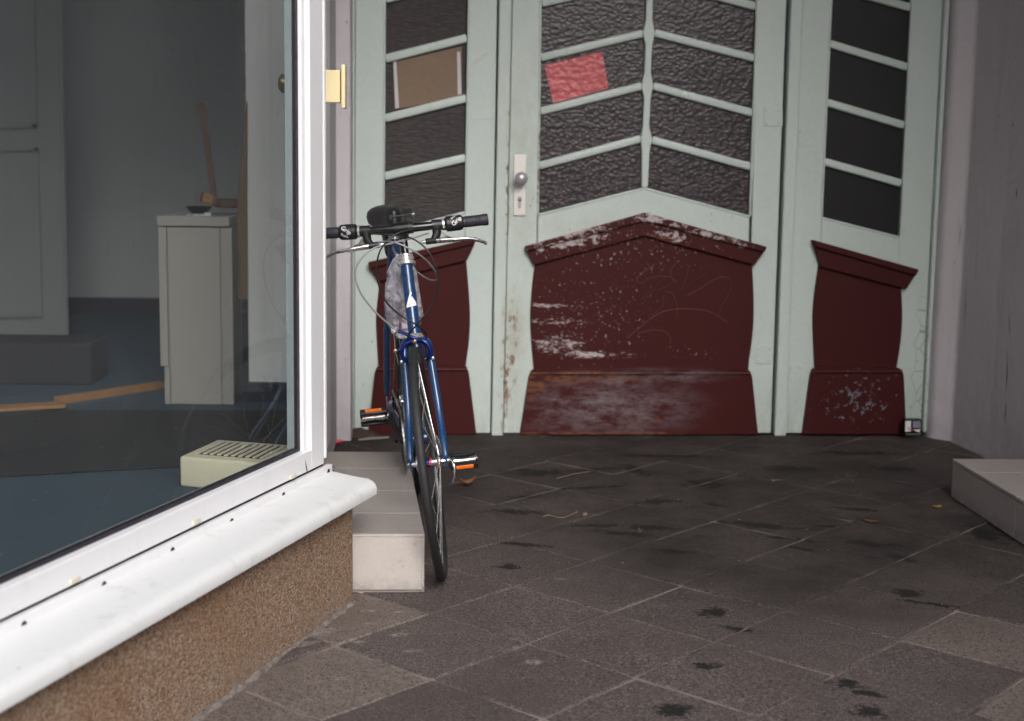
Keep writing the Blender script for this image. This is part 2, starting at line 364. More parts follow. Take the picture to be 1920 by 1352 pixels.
def pebble():
    n = NB('pebble_dash'); v = n.n('ShaderNodeTexVoronoi'); n.L(n.pos, v.inputs['Vector']); v.inputs['Scale'].default_value = 215
    hv = n.n('ShaderNodeSeparateColor'); n.L(v.outputs['Color'], hv.inputs[0])
    c = n.ramp(hv.outputs[0], (0, (.17, .092, .054)), (.35, (.30, .178, .108)), (.7, (.37, .25, .168)), (.92, (.44, .345, .26)))
    c = n.mix(n.ma('MULTIPLY', n.ramp(n.noise(5, 5, .6, n.mp((1, 1, .6))), (.48, 0.0), (.72, 1.0)), .55), c, (.27, .135, .055))
    c = n.mix(n.ramp(v.outputs['Distance'], (.5, 0.0), (.9, .35)), c, (.07, .046, .034))
    z = n.n('ShaderNodeSeparateXYZ'); n.L(n.pos, z.inputs[0])
    lowm = n.ma('MULTIPLY', n.ramp(z.outputs[2], (0, 1.0), (.10, 0.0)), n.ramp(n.noise(16, 5), (.35, 0.0), (.65, 1.0)))
    c = n.mix(n.ma('MULTIPLY', lowm, .6), c, (.22, .19, .17))
    n.bump(n.ma('MULTIPLY', v.outputs['Distance'], -1.0), .9, .006); return n.fin(c, .8)
M['pebble'] = pebble()
def tilem(name, a, b_, speck=.4):
    n = NB(name); c = n.mix(n.noise(9, 6, .6), a, b_)
    c = n.mix(n.ma('MULTIPLY', n.ramp(n.noise(330, 2, .5), (.36, 1.0), (.44, 0.0)), speck), c, tuple(x*.5 for x in a))
    c = n.mix(n.ma('MULTIPLY', n.ramp(n.noise(12, 5, .7), (.60, 0.0), (.78, 1.0)), .4), c, (.13, .105, .09))
    z = n.n('ShaderNodeSeparateXYZ'); n.L(n.pos, z.inputs[0])
    lw_ = n.ma('MULTIPLY', n.ramp(z.outputs[2], (0, 1.0), (.05, 0.0)), n.ramp(n.noise(22, 6, .7), (.35, 0.0), (.65, 1.0))); c = n.mix(n.ma('MULTIPLY', lw_, .8), c, (.10, .085, .078))
    n.bump(n.noise(230, 4, .7), .55 if speck < .35 else .25, .003); return n.fin(c, .6)
M['tile'] = tilem('stoneware_tile', (.32, .285, .265), (.375, .335, .31))
M['endtile'] = tilem('pale_render', (.47, .425, .395), (.54, .495, .46), .30)
M['grout'] = simple('grout', (.55, .50, .46), .9, var=.2)
def white(name, a, d=.35, r=.35):
    n = NB(name); c = n.mix(n.noise(2.5, 5), tuple(x*.95 for x in a), a)
    c = n.mix(n.ma('MULTIPLY', n.ramp(n.noise(11, 7, .7, n.mp((1, 1, .5))), (.55, 0.0), (.8, 1.0)), d), c, (.42, .40, .37))
    sp = n.ramp(n.noise(60, 3, .5), (.73, 0.0), (.76, 1.0)); c = n.mix(n.ma('MULTIPLY', sp, d), c, (.2, .19, .18))
    n.bump(n.noise(30, 5), .08, .003); return n.fin(c, r)
M['pvc'] = white('white_pvc', (.79, .785, .80), .30, .34); M['sill'] = white('white_sill', (.74, .745, .74), .75, .6)
M['gasket'] = simple('rubber_gasket', (.012, .010, .016), .5); M['spacer'] = simple('spacer_bar', (.42, .48, .50), .45, 0, .03)
M['cap'] = simple('cream_cap', (.62, .58, .48), .5); M['hole'] = simple('dark_hole', (.01, .008, .012), .9)
def glass():
    m_ = bpy.data.materials.new('window_glass'); m_.use_nodes = True; t = m_.node_tree; t.nodes.clear()
    o = t.nodes.new('ShaderNodeOutputMaterial'); mx = t.nodes.new('ShaderNodeMixShader'); tr = t.nodes.new('ShaderNodeBsdfTransparent')
    gl = t.nodes.new('ShaderNodeBsdfGlossy'); fr = t.nodes.new('ShaderNodeFresnel'); fr.inputs[0].default_value = 1.5
    ge = t.nodes.new('ShaderNodeNewGeometry'); sb = t.nodes.new('ShaderNodeMath'); sb.operation = 'SUBTRACT'; sb.inputs[0].default_value = 1; t.links.new(ge.outputs['Backfacing'], sb.inputs[1])
    mu = t.nodes.new('ShaderNodeMath'); mu.operation = 'MULTIPLY'; t.links.new(fr.outputs[0], mu.inputs[0]); t.links.new(sb.outputs[0], mu.inputs[1])
    nz = t.nodes.new('ShaderNodeTexNoise'); nz.inputs['Scale'].default_value = 4; gl.inputs['Roughness'].default_value = .015
    tr.inputs[0].default_value = (.85, .865, .855, 1); gl.inputs[0].default_value = (.95, .97, 1, 1)
    bp = t.nodes.new('ShaderNodeBump'); bp.inputs['Strength'].default_value = .02; t.links.new(nz.outputs[0], bp.inputs['Height']); t.links.new(bp.outputs[0], gl.inputs['Normal'])
    t.links.new(mu.outputs[0], mx.inputs[0]); t.links.new(tr.outputs[0], mx.inputs[1]); t.links.new(gl.outputs[0], mx.inputs[2]);     # thin uneven dust film, also standing in for reflected haze on the pane
    df_ = t.nodes.new('ShaderNodeBsdfDiffuse'); df_.inputs[0].default_value = (.8, .82, .84, 1)
    dn_ = t.nodes.new('ShaderNodeTexNoise'); dn_.inputs['Scale'].default_value = 2.2; dn_.inputs['Detail'].default_value = 7; dn_.inputs['Roughness'].default_value = .65
    gp_ = t.nodes.new('ShaderNodeMapping'); gp_.inputs['Scale'].default_value = (1, 1, .35); t.links.new(ge.outputs['Position'], gp_.inputs[0]); t.links.new(gp_.outputs[0], dn_.inputs['Vector'])
    mr = t.nodes.new('ShaderNodeMapRange'); mr.inputs[1].default_value = .35; mr.inputs[2].default_value = .75; mr.inputs[3].default_value = .002; mr.inputs[4].default_value = .016; t.links.new(dn_.outputs[0], mr.inputs[0])
    m3 = t.nodes.new('ShaderNodeMixShader'); t.links.new(mr.outputs[0], m3.inputs[0]); t.links.new(mx.outputs[0], m3.inputs[1]); t.links.new(df_.outputs[0], m3.inputs[2]); t.links.new(m3.outputs[0], o.inputs[0])
    return m_
M['glass'] = glass()
M['blue'] = simple('blue_bicycle_paint', (.0055, .038, .118), .30, 0, .2, 60, .05, Coat_Weight=.5)
M['anod'] = simple('blue_anodised', (.007, .017, .15), .32, .5, .1)
M['black'] = simple('black_plastic', (.010, .010, .011), .42); M['blackgloss'] = simple('black_gloss', (.008, .008, .009), .22)
M['rubber'] = simple('tyre_rubber', (.014, .014, .016), .62, 0, .3, 120, .3); M['grip'] = simple('grip_rubber', (.020, .020, .028), .6, 0, .2, 90, .2)
M['chrome'] = simple('bright_steel', (.66, .65, .64), .25, .7, .1); M['alu'] = simple('polished_aluminium', (.66, .64, .65), .28, 1, .08)
M['rim'] = simple('dark_rim', (.05, .048, .05), .35, .6); M['steel'] = simple('dull_steel', (.30, .29, .28), .4, 1)
M['cableg'] = simple('grey_cable', (.25, .245, .25), .4); M['orange'] = simple('orange_reflector', (.80, .16, .01), .18, 0, .12, 300, .3)
M['whitemark'] = simple('white_print', (.78, .78, .78), .5); M['brass'] = simple('pale_brass', (.82, .70, .42), .35, .25, .05)
M['lockm'] = simple('satin_lock_metal', (.72, .69, .66), .35, .25); M['knobm'] = simple('grey_knob', (.42, .40, .43), .35, .4)
M['cardboard'] = simple('brown_cardboard', (.21, .145, .10), .8, 0, .1, 40); M['tape'] = simple('white_tape', (.55, .52, .53), .6)
def pinkp():
    n = NB('pink_paper'); c = n.mix(n.noise(8), (.52, .095, .105), (.60, .13, .14))
    v = n.vor(44, 'SMOOTH_F1', n.mp((1, 1, 1.35))); n.bump(v, .7, .010)
    return n.fin(n.mix(n.ramp(v, (.3, 0.0), (.75, .5)), c, (.34, .045, .055)), .45)
M['pink'] = pinkp()
M['cab'] = simple('grey_cabinet_laminate', (.40, .38, .36), .5, 0, .04, 12); M['heater'] = simple('cream_heater_metal', (.86, .79, .60), .5, 0, .05, 14)
M['dark'] = simple('dark_interior', (.012, .011, .012), .8); M['wood'] = simple('raw_timber', (.36, .19, .09), .7, 0, .25, 18); M['oldwood'] = simple('old_timber', (.13, .085, .062), .75, 0, .3, 20)
def carpet():
    n = NB('blue_carpet'); c = n.mix(n.noise(3, 4), (.075, .125, .17), (.10, .16, .21)); c = n.mix(n.noise(260, 3, .7), tuple(x*.55 for x in (.06, .09, .13)), c)
    sp = n.ramp(n.noise(60, 2, .5), (.745, 0.0), (.77, 1.0)); c = n.mix(sp, c, (.4, .33, .25)); n.bump(n.noise(300, 3), .5, .004); return n.fin(c, .95)
M['carpet'] = carpet()
def gcarpet():
    n = NB('worn_grey_carpet'); c = n.mix(n.noise(4, 5), (.042, .045, .052), (.065, .068, .075)); c = n.mix(n.noise(240, 3, .7), (.02, .02, .024), c)
    sp = n.ramp(n.noise(45, 2, .5), (.745, 0.0), (.775, 1.0)); c = n.mix(sp, c, (.4, .33, .25)); return n.fin(c, .95)
M['gcarpet'] = gcarpet(); M['skirt'] = simple('dark_blue_skirting', (.035, .04, .065), .5)
M['leaf'] = simple('dry_brown_leaf', (.10, .045, .020), .7, 0, .4, 60); M['yleaf'] = simple('yellow_leaf', (.30, .17, .02), .6); M['twig'] = simple('pale_twig', (.20, .15, .10), .8)
M['red'] = simple('red_plastic', (.55, .02, .03), .4); M['bronze'] = simple('bronze_bolt', (.30, .17, .09), .35, .8); M['silver'] = simple('silver_plastic', (.72, .72, .74), .35); M['lens'] = simple('grey_lens_window', (.22, .22, .27), .2)
M['facade'] = simple('beige_facade', (.42, .34, .26), .9, 0, .15, 2); M['asphalt'] = simple('asphalt', (.055, .053, .052), .9, 0, .3, 30, .3); M['dirt'] = simple('brown_dirt', (.045, .030, .022), .95, 0, .4, 60, .8)
def bagm():
    m_ = bpy.data.materials.new('clear_plastic_film'); m_.use_nodes = True; t = m_.node_tree; p = t.nodes['Principled BSDF']; o = t.nodes['Material Output']
    p.inputs['Base Color'].default_value = (.86, .83, .92, 1); p.inputs['Roughness'].default_value = .22; p.inputs['IOR'].default_value = 1.6
    nz = t.nodes.new('ShaderNodeTexNoise'); nz.inputs['Scale'].default_value = 26; nz.inputs['Detail'].default_value = 6; nz.inputs['Distortion'].default_value = 1.2
    g = t.nodes.new('ShaderNodeNewGeometry'); t.links.new(g.outputs['Position'], nz.inputs['Vector'])
    b = t.nodes.new('ShaderNodeBump'); b.inputs['Strength'].default_value = 1; b.inputs['Distance'].default_value = .05; t.links.new(nz.outputs[0], b.inputs['Height']); t.links.new(b.outputs[0], p.inputs['Normal'])
    tr = t.nodes.new('ShaderNodeBsdfTransparent'); mx = t.nodes.new('ShaderNodeMixShader')
    rp = t.nodes.new('ShaderNodeValToRGB'); rp.color_ramp.elements[0].position = .35; rp.color_ramp.elements[0].color = (.44, .44, .44, 1); rp.color_ramp.elements[1].position = .7; rp.color_ramp.elements[1].color = (.74, .74, .74, 1)
    t.links.new(nz.outputs[0], rp.inputs[0]); t.links.new(rp.outputs[0], mx.inputs[0]); t.links.new(tr.outputs[0], mx.inputs[1]); t.links.new(p.outputs[0], mx.inputs[2]); t.links.new(mx.outputs[0], o.inputs[0])
    return m_
M['bag'] = bagm()

# ================================================================== SETTING
# ground sheet to the horizon, mortar bed, individual paving slabs
tag(link('ground', box((-150, -150, -.6), (150, 150, -.03)), M['asphalt']), kind='structure')
pav = tag(link('pavement', box((-2.6, .4, -.028), (3.2, 6.6, -.0045)), M['mortar'], base=Vector((0, 3, 0))), kind='structure')
V1, V2, O = Vector((.2300, .2365, 0)), Vector((.2350, -.2285, 0)), Vector((0, 3.094, 0))
def slab_mesh(mat, seed):
    rnd = random.Random(seed)
    bm = bmesh.new(); g = .0028; N = 8
    a, b = V1*(1-g/.33*2), V2*(1-g/.33*2)
    outl = []
    cs = [-(a+b)/2, (a-b)/2, (a+b)/2, -(a-b)/2]
    for i in range(4):
        p, q = cs[i], cs[(i+1) % 4]
        for j in range(N):
            t = j/N; v = p.lerp(q, t); v += Vector((rnd.uniform(-1, 1), rnd.uniform(-1, 1), 0))*.0013
            if j == 0: v *= (1 - rnd.choice((0, .0, .005, .012)))
            outl.append(v)
    add_prism(bm, [v + Vector((0, 0, -.024)) for v in outl], (0, 0, .024))
    bmesh.ops.recalc_face_normals(bm, faces=bm.faces)
    top = [e for e in bm.edges if all(v.co.z > -.001 for v in e.verts)]
    bmesh.ops.bevel(bm, geom=top, offset=.0032, segments=1, affect='EDGES')
    me = bpy.data.meshes.new('paving_slab'); bm.to_mesh(me); bm.free(); me.materials.append(mat); return me
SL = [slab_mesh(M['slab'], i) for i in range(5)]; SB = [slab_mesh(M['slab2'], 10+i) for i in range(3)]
BROWN = [(1850, 1190), (1870, 1340), (640, 1250), (500, 1300), (600, 1180), (420, 1350), (735, 1165)]
def cell(p):
    d = p - O; det = V1.x*V2.y - V1.y*V2.x
    return (math.floor((d.x*V2.y - d.y*V2.x)/det), math.floor((V1.x*d.y - V1.y*d.x)/det))
brown = {cell(PZ(*q)) for q in BROWN}
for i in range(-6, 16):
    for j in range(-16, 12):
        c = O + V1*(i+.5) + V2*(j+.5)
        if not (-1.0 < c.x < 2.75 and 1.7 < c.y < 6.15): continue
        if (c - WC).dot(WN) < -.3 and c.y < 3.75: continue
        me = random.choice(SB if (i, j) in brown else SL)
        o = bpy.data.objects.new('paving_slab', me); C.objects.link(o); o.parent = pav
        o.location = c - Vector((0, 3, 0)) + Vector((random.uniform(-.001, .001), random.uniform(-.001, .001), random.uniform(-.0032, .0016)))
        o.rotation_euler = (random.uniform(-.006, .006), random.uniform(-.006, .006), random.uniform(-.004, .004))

# recess walls
WALL = 'wall'
lw = solo('wall', prism([(-.598, 5.80, -.03), (-.345, 5.80, -.03), (-.338, 6.30, -.03), (-.598, 6.30, -.03)], (0, 0, 3.47), .006, 2), M['plaster'], 'pale plastered wall strip left of the green doors, partly behind the white window frame', WALL, (-.7, 5.9, 0))
solo('wall', box((-.43, 4.93, -.03), (-.402, 5.797, 3.44), .003), M['plaster'], 'narrow grey side wall behind the white shop window frame', WALL, (-.5, 5.3, 0))
def wavy(bm, amp=.004, seed=3):
    r = random.Random(seed)
    for v in bm.verts: v.co += Vector((r.uniform(-amp, amp), r.uniform(-amp, amp), 0))
rw = solo('wall', prism([(2.145, 6.30, -.03), (2.122, 5.945, -.03), (2.132, 5.898, -.03), (2.197, 5.832, -.03), (2.225, 5.50, -.03), (2.30, 3.4, -.03), (2.38, -1.3, -.03), (6.0, -1.3, -.03), (6.0, 6.3, -.03)], (0, 0, 3.47), .012, 2), M['plaster'], 'shaded plastered wall with a bright chamfered corner right of the green doors', WALL, (3, 5, 0))  # unseen street end lengthened into a pier that shades the right side
def on_right_wall(x, y):
    p, q = Vector((2.225, 5.50, 0)), Vector((2.33, 3.4, 0)); d = (q-p).normalized(); nn = Vector((d.y, -d.x, 0)); d2 = ray(x, y); return EYE + d2*(((p + nn*.0 - EYE).dot(nn))/d2.dot(nn))
M['scar'] = simple('dark_scuff', (.07, .055, .055), .9)
for (xa_, ya_, xb_, yb_, wd_) in ((1829, 640, 1827, 700, 1.6), (1833, 712, 1828, 802, 2.4), (1890, 655, 1887, 742, 2.0), (1888, 750, 1885, 800, 1.3), (1892, 592, 1896, 640, 1.2), (1876, 134, 1877, 146, 2.2), (1848, 470, 1846, 520, 1.0), (1908, 352, 1907, 372, 2.0), (1843, 505, 1840, 540, 1.4), (1900, 230, 1901, 238, 1.6)):
    mid_ = ((xa_+xb_)/2 + random.uniform(-1.5, 1.5), (ya_+yb_)/2)
    pts_ = [(xa_, ya_), (mid_[0]-wd_/2, mid_[1]), (xb_, yb_), (mid_[0]+wd_/2, mid_[1]+4)]
    q_ = [on_right_wall(*p) for p in pts_]
    link('scuff_mark', prism([v + Vector((-.0012, 0, 0)) for v in q_], (-.0008, 0, 0)), M['scar'], rw)

up = thing('building_storey', 'upper storey and soffit over the recessed doorway, out of the picture', 'building', (0, 4, 3))
link('soffit', box((-8, 2.7, 3.45), (7, 12, 3.6)), M['ceil'], up); link('facade', box((-8, 2.65, 3.602), (7, 12, 9)), M['plaster'], up)
def house(label, x0, x1, y, h, rows):
    t = thing('house', label, 'building', ((x0+x1)/2, y, 0))
    link('facade', box((x0, y-8, -.03), (x1, y, h)), M['facade'], t)
    n = int((x1-x0)/3.2)
    for i in range(n):
        for k in range(rows): link('window', box((x0+1.0+i*3.2, y-.03, 1.0+k*3.0), (x0+2.2+i*3.2, y+.02, 2.6+k*3.0)), M['plainglass'], t)
house('added tall beige house blocking skylight from the left, out of the picture', -40, -1.5, -11, 14, 4)  # unseen, added to cut the sky on the left and darken the right leaf
house('low beige house across the street, out of the picture on the right', -1.4, 60, -26, 6.5, 2)

# ================================================================== DOORS
def poly(px, Y): return [DP(x, y, Y) for x, y in px]
def dprism(px, y0, y1, w=.003, seg=1): return prism(poly(px, y0), (0, y1-y0, 0), w, seg)
ZB = 812.5
def top_at(p0, p1):                            # carry a sloping vertical line of the photo above the picture's edge
    (x0, y0), (x1, y1) = p0, p1
    t = (-420-y0)/(y1-y0); return (x0+(x1-x0)*t, -420)
# frame with the two posts
df = thing('door_frame', 'mint green frame and posts holding the three door leaves', 'door frame', (.9, DOOR_Y, 0))
def post(name, a, b, c, d, yf, yb, w=.004, seg=2):
    return link(name, dprism([top_at(a, b), top_at(c, d), d, b], yf, yb, w, seg), M['mint'], df)
post('jamb', (659.8, 0), (659.0, 811), (666, 0), (664, 811), 5.935, 6.05)
post('post', (935.5, 0), (921, 815), (959.5, 0), (942.5, 815), 5.925, 6.05, .006)
post('post', (1480, 0), (1449, 815), (1503, 0), (1470.5, 815), 5.925, 6.05, .006)
post('jamb', (1768, 0), (1726.5, 808), (1777, 0), (1733, 808), 5.93, 6.05)
link('backing', box((-.36, 6.052, 0), (2.16, 6.10, 2.98)), M['dark'], df)
LF, LB = 5.957, 6.003                           # leaf front and back
GY = 5.984
def leaf_parts(t, sl, sr, rail, bars, glass_mat, panes):
    link('stile', dprism(sl, LF, LB), M['mint'], t); link('stile', dprism(sr, LF, LB), M['mint'], t)
    link('bottom_rail', dprism(rail, LF+.0006, LB), M['mint'], t)
    for a, b, hw in bars:
        A, B = DP(*a, LF+.006), DP(*b, LF+.006)
        d = (B-A).normalized(); n = Vector((-d.z, 0, d.x))
        link('glazing_bar', obox((A+B)/2 + Vector((0, .018, 0)), (B-A)/2, (0, .018, 0), n*hw, .008, 3), M['mint'], t, sm=True, ang=60)
    for i, pn in enumerate(panes):
        gm = glass_mat[i] if isinstance(glass_mat, list) else glass_mat
        link('glass_pane', dprism(pn, GY, GY+.004, 0), gm, t)
def bead(t, px, Y=LF-.003):                     # thin glazing beads round an opening
    for a, b in px:
        A, B = DP(*a, Y), DP(*b, Y); d = (B-A).normalized(); n = Vector((-d.z, 0, d.x))*.005
        link('glazing_bead', obox((A+B)/2 + Vector((0, .012, 0)), (B-A)/2, (0, .012, 0), n, .003, 2), M['mint'], t, sm=True, ang=60)
def kick(t, cor, mid, body, plin, apex=False):
    n = len(cor)
    pb = link('kick_panel', dprism(body, LF-.012, LF+.004, .003), M['maroon'], t)
    cm = link('moulding', dprism(cor, LF-.032, LF+.002, .004, 2), M['maroon'], pb)
    cu = link('moulding', dprism(mid, LF-.046, LF-.0305, .004, 2), M['maroon'], pb)
    rr = dprism(plin, LF-.026, LF+.003, .003)
    link('plinth', rr, M['maroon'], pb)
    x0 = plin[0][0]+6; x1 = plin[-1][0]-6; y = min(p[1] for p in plin)
    # rounded top lip of the plinth
    A, B = DP(plin[2][0], plin[2][1]+4, LF-.027), DP(plin[-3][0], plin[-3][1]+4, LF-.027)
    link('lip', tube([A, B], .007, 8), M['maroon'], pb, sm=True)
def rtop(x0, x1, yt, bx0, bx1, yb=ZB): return [(bx0, yb), (x0-3, yt+14), (x0+1, yt+3), (x0+8, yt), (x1-8, yt), (x1-1, yt+3), (x1+3, yt+14), (bx1, yb)]
def bar_line(a, b, k): return (a[0], a[1]+k), (b[0], b[1]+k)

# --- left leaf
t = thing('door_leaf', 'mint green side door leaf left of the middle door, behind the bicycle', 'door', DP(790, 812), 'mint green door leaves with maroon kick panels')
lb = [((722, -112), (878, -155)), ((722.5, -2), (877, -42)), ((722, 110), (876, 71)), ((721.5, 222), (875, 184)), ((720.5, 331), (873, 296))]
pn = []
edges = [((723, -420), (880, -420))] + lb + [((719, 436), (872, 396))]
for (a, b), (c, d) in zip(edges, edges[1:]): pn.append([(a[0]-2, a[1]), (b[0]+2, b[1]), (d[0]+2, d[1]), (c[0]-2, c[1])])
leaf_parts(t, [top_at((666.5, 0), (664.5, 806)), top_at((722.5, 0), (717.5, 806)), (717.5, 806), (664.5, 808)],
           [top_at((878, 0), (866, 812)), top_at((932.5, 0), (919.5, 812)), (919.5, 812), (866, 812)],
           [(719, 437), (872, 397), (866, 812), (717.5, 808)], [(a, b, .0175) for a, b in lb], M['ribbed'], pn)
bead(t, [(top_at((721.5, 0), (718.5, 436)), (718.5, 436)), (top_at((879.5, 0), (873, 396)), (873, 396)), ((719, 438), (873, 398))])
body = [(713, 520)] + [(p.x, p.y) for p in crv([(713, 520, 0), (706.5, 581, 0), (706, 615, 0), (710, 690, 0)], 5)[1:]] + [(872.5, 690)] + [(p.x, p.y) for p in crv([(872.5, 690, 0), (880, 630, 0), (880.5, 570, 0), (873.5, 480, 0)], 5)[1:]]
kick(t, [(690.5, 491), (893, 444.5), (888, 460), (874.5, 488), (712, 527), (696, 506)], [(690.5, 490.5), (893, 444), (886, 457), (694, 503)], body, rtop(706, 876, 684, 691, 893))
link('metal_plate', dprism([(884, 207), (928, 207), (928, 224), (884, 224)], LF-.002, LF+.002, .001), M['mint'], t)
link('tape_remnant', dprism([(884, 119), (913, 97), (917, 103), (895, 119), (880, 128)], LF-.0012, LF+.001, 0), simple('old_clear_tape', (.50, .52, .47), .35), t)

# --- middle leaf
t = thing('door_leaf', 'mint green middle door with gabled maroon kick panel and chevron glazing bars', 'door', DP(1200, 812), 'mint green door leaves with maroon kick panels')
cl = [((1015.5, -97), (1208, -142)), ((1015, 6), (1207.5, -38)), ((1014, 108), (1206.5, 62)), ((1013, 209), (1204.5, 161)), ((1011, 311), (1202.5, 260))]
cr = [((1228, -140), (1420, -92)), ((1228, -38), (1418.5, 12)), ((1227, 61), (1416.5, 109)), ((1225, 161), (1412.5, 212)), ((1222.5, 262), (1408.5, 313))]
pl_ = []; pr_ = []
e1 = [((1016, -420), (1209, -420))] + cl + [((1009, 402), (1206, 352))]
for (a, b), (c, d) in zip(e1, e1[1:]): pl_.append([(a[0]-2, a[1]), (b[0]+3, b[1]), (d[0]+3, d[1]), (c[0]-2, c[1])])
e2 = [((1230, -420), (1422, -420))] + cr + [((1212, 352), (1404.5, 404.5))]
for (a, b), (c, d) in zip(e2, e2[1:]): pr_.append([(a[0]-3, a[1]), (b[0]+2, b[1]), (d[0]+2, d[1]), (c[0]-3, c[1])])
leaf_parts(t, [top_at((961, 0), (944, 812)), top_at((1014, 0), (1000, 812)), (1000, 812), (944, 812)],
           [top_at((1419.5, 0), (1400, 812)), top_at((1474.5, 0), (1445, 812)), (1445, 812), (1400, 812)],
           [(1008.5, 402), (1209, 351), (1405, 405), (1399.5, 812), (1000.5, 812)], [(a, b, .0165) for a, b in cl+cr], M['hammered'], pl_+pr_)
link('glazing_bar', dprism([(1210.5, -420), (1227.5, -420), (1225.5, -60), (1229, -38), (1225, -15), (1223.5, 36), (1228, 62), (1223, 85), (1220.5, 136), (1225, 160), (1220.5, 184), (1217.5, 236), (1223, 260), (1218, 284), (1215, 351), (1203, 351),
     (1203.5, 284), (1201, 260), (1205.5, 236), (1207.5, 184), (1202.5, 160), (1208, 136), (1210.5, 85), (1205, 62), (1211, 36), (1212.5, -15), (1208, -38), (1210, -60)], LF+.002, LB-.004, .004, 2), M['mint'], t)
bead(t, [(top_at((1013.5, 0), (1008.5, 402)), (1008.5, 402)), (top_at((1420, 0), (1406, 405)), (1406, 405)), ((1008.5, 403.5), (1207, 353.5)), ((1209, 353.5), (1406, 406.5))])
body = [(1002.5, 492)] + [(p.x, p.y) for p in crv([(1002.5, 492, 0), (996.5, 546, 0), (994, 595, 0), (996, 641, 0), (1001, 697, 0)], 5)[1:]] + [(1400, 697)] + [(p.x, p.y) for p in crv([(1400, 697, 0), (1410.5, 622, 0), (1412, 563, 0), (1409, 490, 0)], 5)[1:]] + [(1207, 436)]
kick(t, [(983, 461.5), (1207, 398.5), (1433.5, 462), (1427, 474), (1412, 496.5), (1207, 441.5), (1001, 496), (989, 474)], [(983, 461), (1207, 398), (1433.5, 461.5), (1429, 472), (1207, 413.5), (987, 470)], body, rtop(994, 1405, 691, 974.5, 1419, 813))
def hinge(px, t):
    x0, y0, x1, y1 = px; h = link('hinge_plate', dprism([(x0, y0), (x1, y0), (x1, y1), (x0, y1)], LF-.0035, LF+.001, .0012), M['mint'], t)
    for x in (x0+6, x1-6):
        for y in (y0+7, y1-7):
            link('screw', lathe([(.0075, 0), (.006, -.0022), (.0, -.003)], DP(x, y, LF-.0034), (0, 1, 0), 10), M['mint'], h, sm=True)
hinge((1432, 200, 1467, 237), t); hinge((1416, 646, 1448, 682), t)
lp = link('lock_plate', dprism([(963.5, 290), (986, 290), (984.5, 404), (962.5, 404)], LF-.009, LF+.001, .002, 2), M['lockm'], t)
link('knob', lathe([(.010, 0), (.010, -.035), (.020, -.040), (.026, -.052), (.027, -.060), (.020, -.070), (.008, -.074), (.0, -.0745)], DP(975.5, 334, LF-.008), (0, 1, 0), 28), M['knobm'], lp, sm=True)
link('lock_cylinder', dprism([(969.5, 371), (971.5, 368), (976.5, 368), (978.5, 371), (978.5, 375), (977, 378), (977, 388), (974.5, 391), (972, 390), (971, 386), (971, 378), (969.5, 375)], LF-.013, LF-.008, .001), M['knobm'], lp)
link('keyhole', lathe([(.005, 0), (.005, -.0045), (.0, -.005)], DP(974.3, 375, LF-.0115), (0, 1, 0), 12), M['hole'], lp)
# scratched tag on the kick panel
def scratch(px, r=.0016):
    bm = bmesh.new()
    for stroke in px: add_tube(bm, crv([DP(x, y, LF-.0125) for x, y in stroke], 5), r, 5, True, .35)
    return bm
gz = 3.073
def zz(*p): return [(960+x/gz, 400+y/gz) for x, y in p]
gm = simple('scratch_line', (.10, .045, .032), .7)
link('scratched_graffiti', scratch([zz((820, 290), (750, 340), (715, 380), (740, 400), (790, 370)), zz((950, 275), (910, 330), (920, 370), (950, 400)), zz((790, 370), (870, 360), (930, 380), (860, 430), (790, 450), (745, 490)),
      zz((1020, 300), (990, 400), (975, 440), (1040, 390), (1120, 340)), zz((1010, 470), (1080, 430), (1160, 380), (1220, 365), (1260, 390), (1250, 450), (1210, 520), (1185, 580)), zz((660, 715), (740, 650), (830, 580), (930, 550), (1050, 550), (1150, 570), (1235, 625)),
      zz((880, 450), (920, 460), (945, 520), (950, 590)), zz((720, 690), (800, 670), (880, 680), (910, 720), (905, 750)), zz((870, 470), (860, 540), (780, 590))]), gm, t)

# --- right leaf
t = thing('door_leaf', 'shaded mint green side door leaf at the right with near black panes', 'door', DP(1590, 812), 'mint green door leaves with maroon kick panels')
rb = [((1566, -140), (1716, -99)), ((1561, -27), (1709, 14)), ((1556.5, 81.5), (1703.5, 126)), ((1551.5, 192), (1697, 235)), ((1546.5, 303), (1691.5, 344))]
pn = []
edges = [((1570, -420), (1722, -420))] + rb + [((1541, 407), (1687, 444))]
for (a, b), (c, d) in zip(edges, edges[1:]): pn.append([(a[0]-2, a[1]), (b[0]+2, b[1]), (d[0]+2, d[1]), (c[0]-2, c[1])])
leaf_parts(t, [top_at((1503.5, 0), (1471, 812)), top_at((1558.5, 0), (1522, 812)), (1522, 812), (1471, 812)],
           [top_at((1709.5, 0), (1668, 808)), top_at((1767.5, 0), (1726, 808)), (1726, 808), (1668, 808)],
           [(1540.5, 407), (1687, 444), (1668.5, 810), (1522.5, 812)], [(a, b, .0165) for a, b in rb], M['plainglass'], pn)
bead(t, [(top_at((1558.5, 0), (1540, 407)), (1540, 407)), (top_at((1710, 0), (1688.5, 444)), (1688.5, 444)), ((1540, 408.5), (1688.5, 446))])
body = [(1533.5, 494)] + [(p.x, p.y) for p in crv([(1533.5, 494, 0), (1525, 555, 0), (1522.5, 607, 0), (1526, 697, 0)], 5)[1:]] + [(1678, 697)] + [(p.x, p.y) for p in crv([(1678, 697, 0), (1687, 640, 0), (1690, 592, 0), (1688, 535, 0)], 5)[1:]]
kick(t, [(1519.5, 449), (1716.5, 504.5), (1710, 518), (1695, 541), (1535, 499.5), (1526, 468)], [(1519.5, 448.5), (1716.5, 504), (1711, 515.5), (1524, 462)], body, rtop(1520, 1688, 688, 1502, 1696))
hinge((1496, 238, 1526, 275), t); hinge((1478, 682, 1507, 718), t)
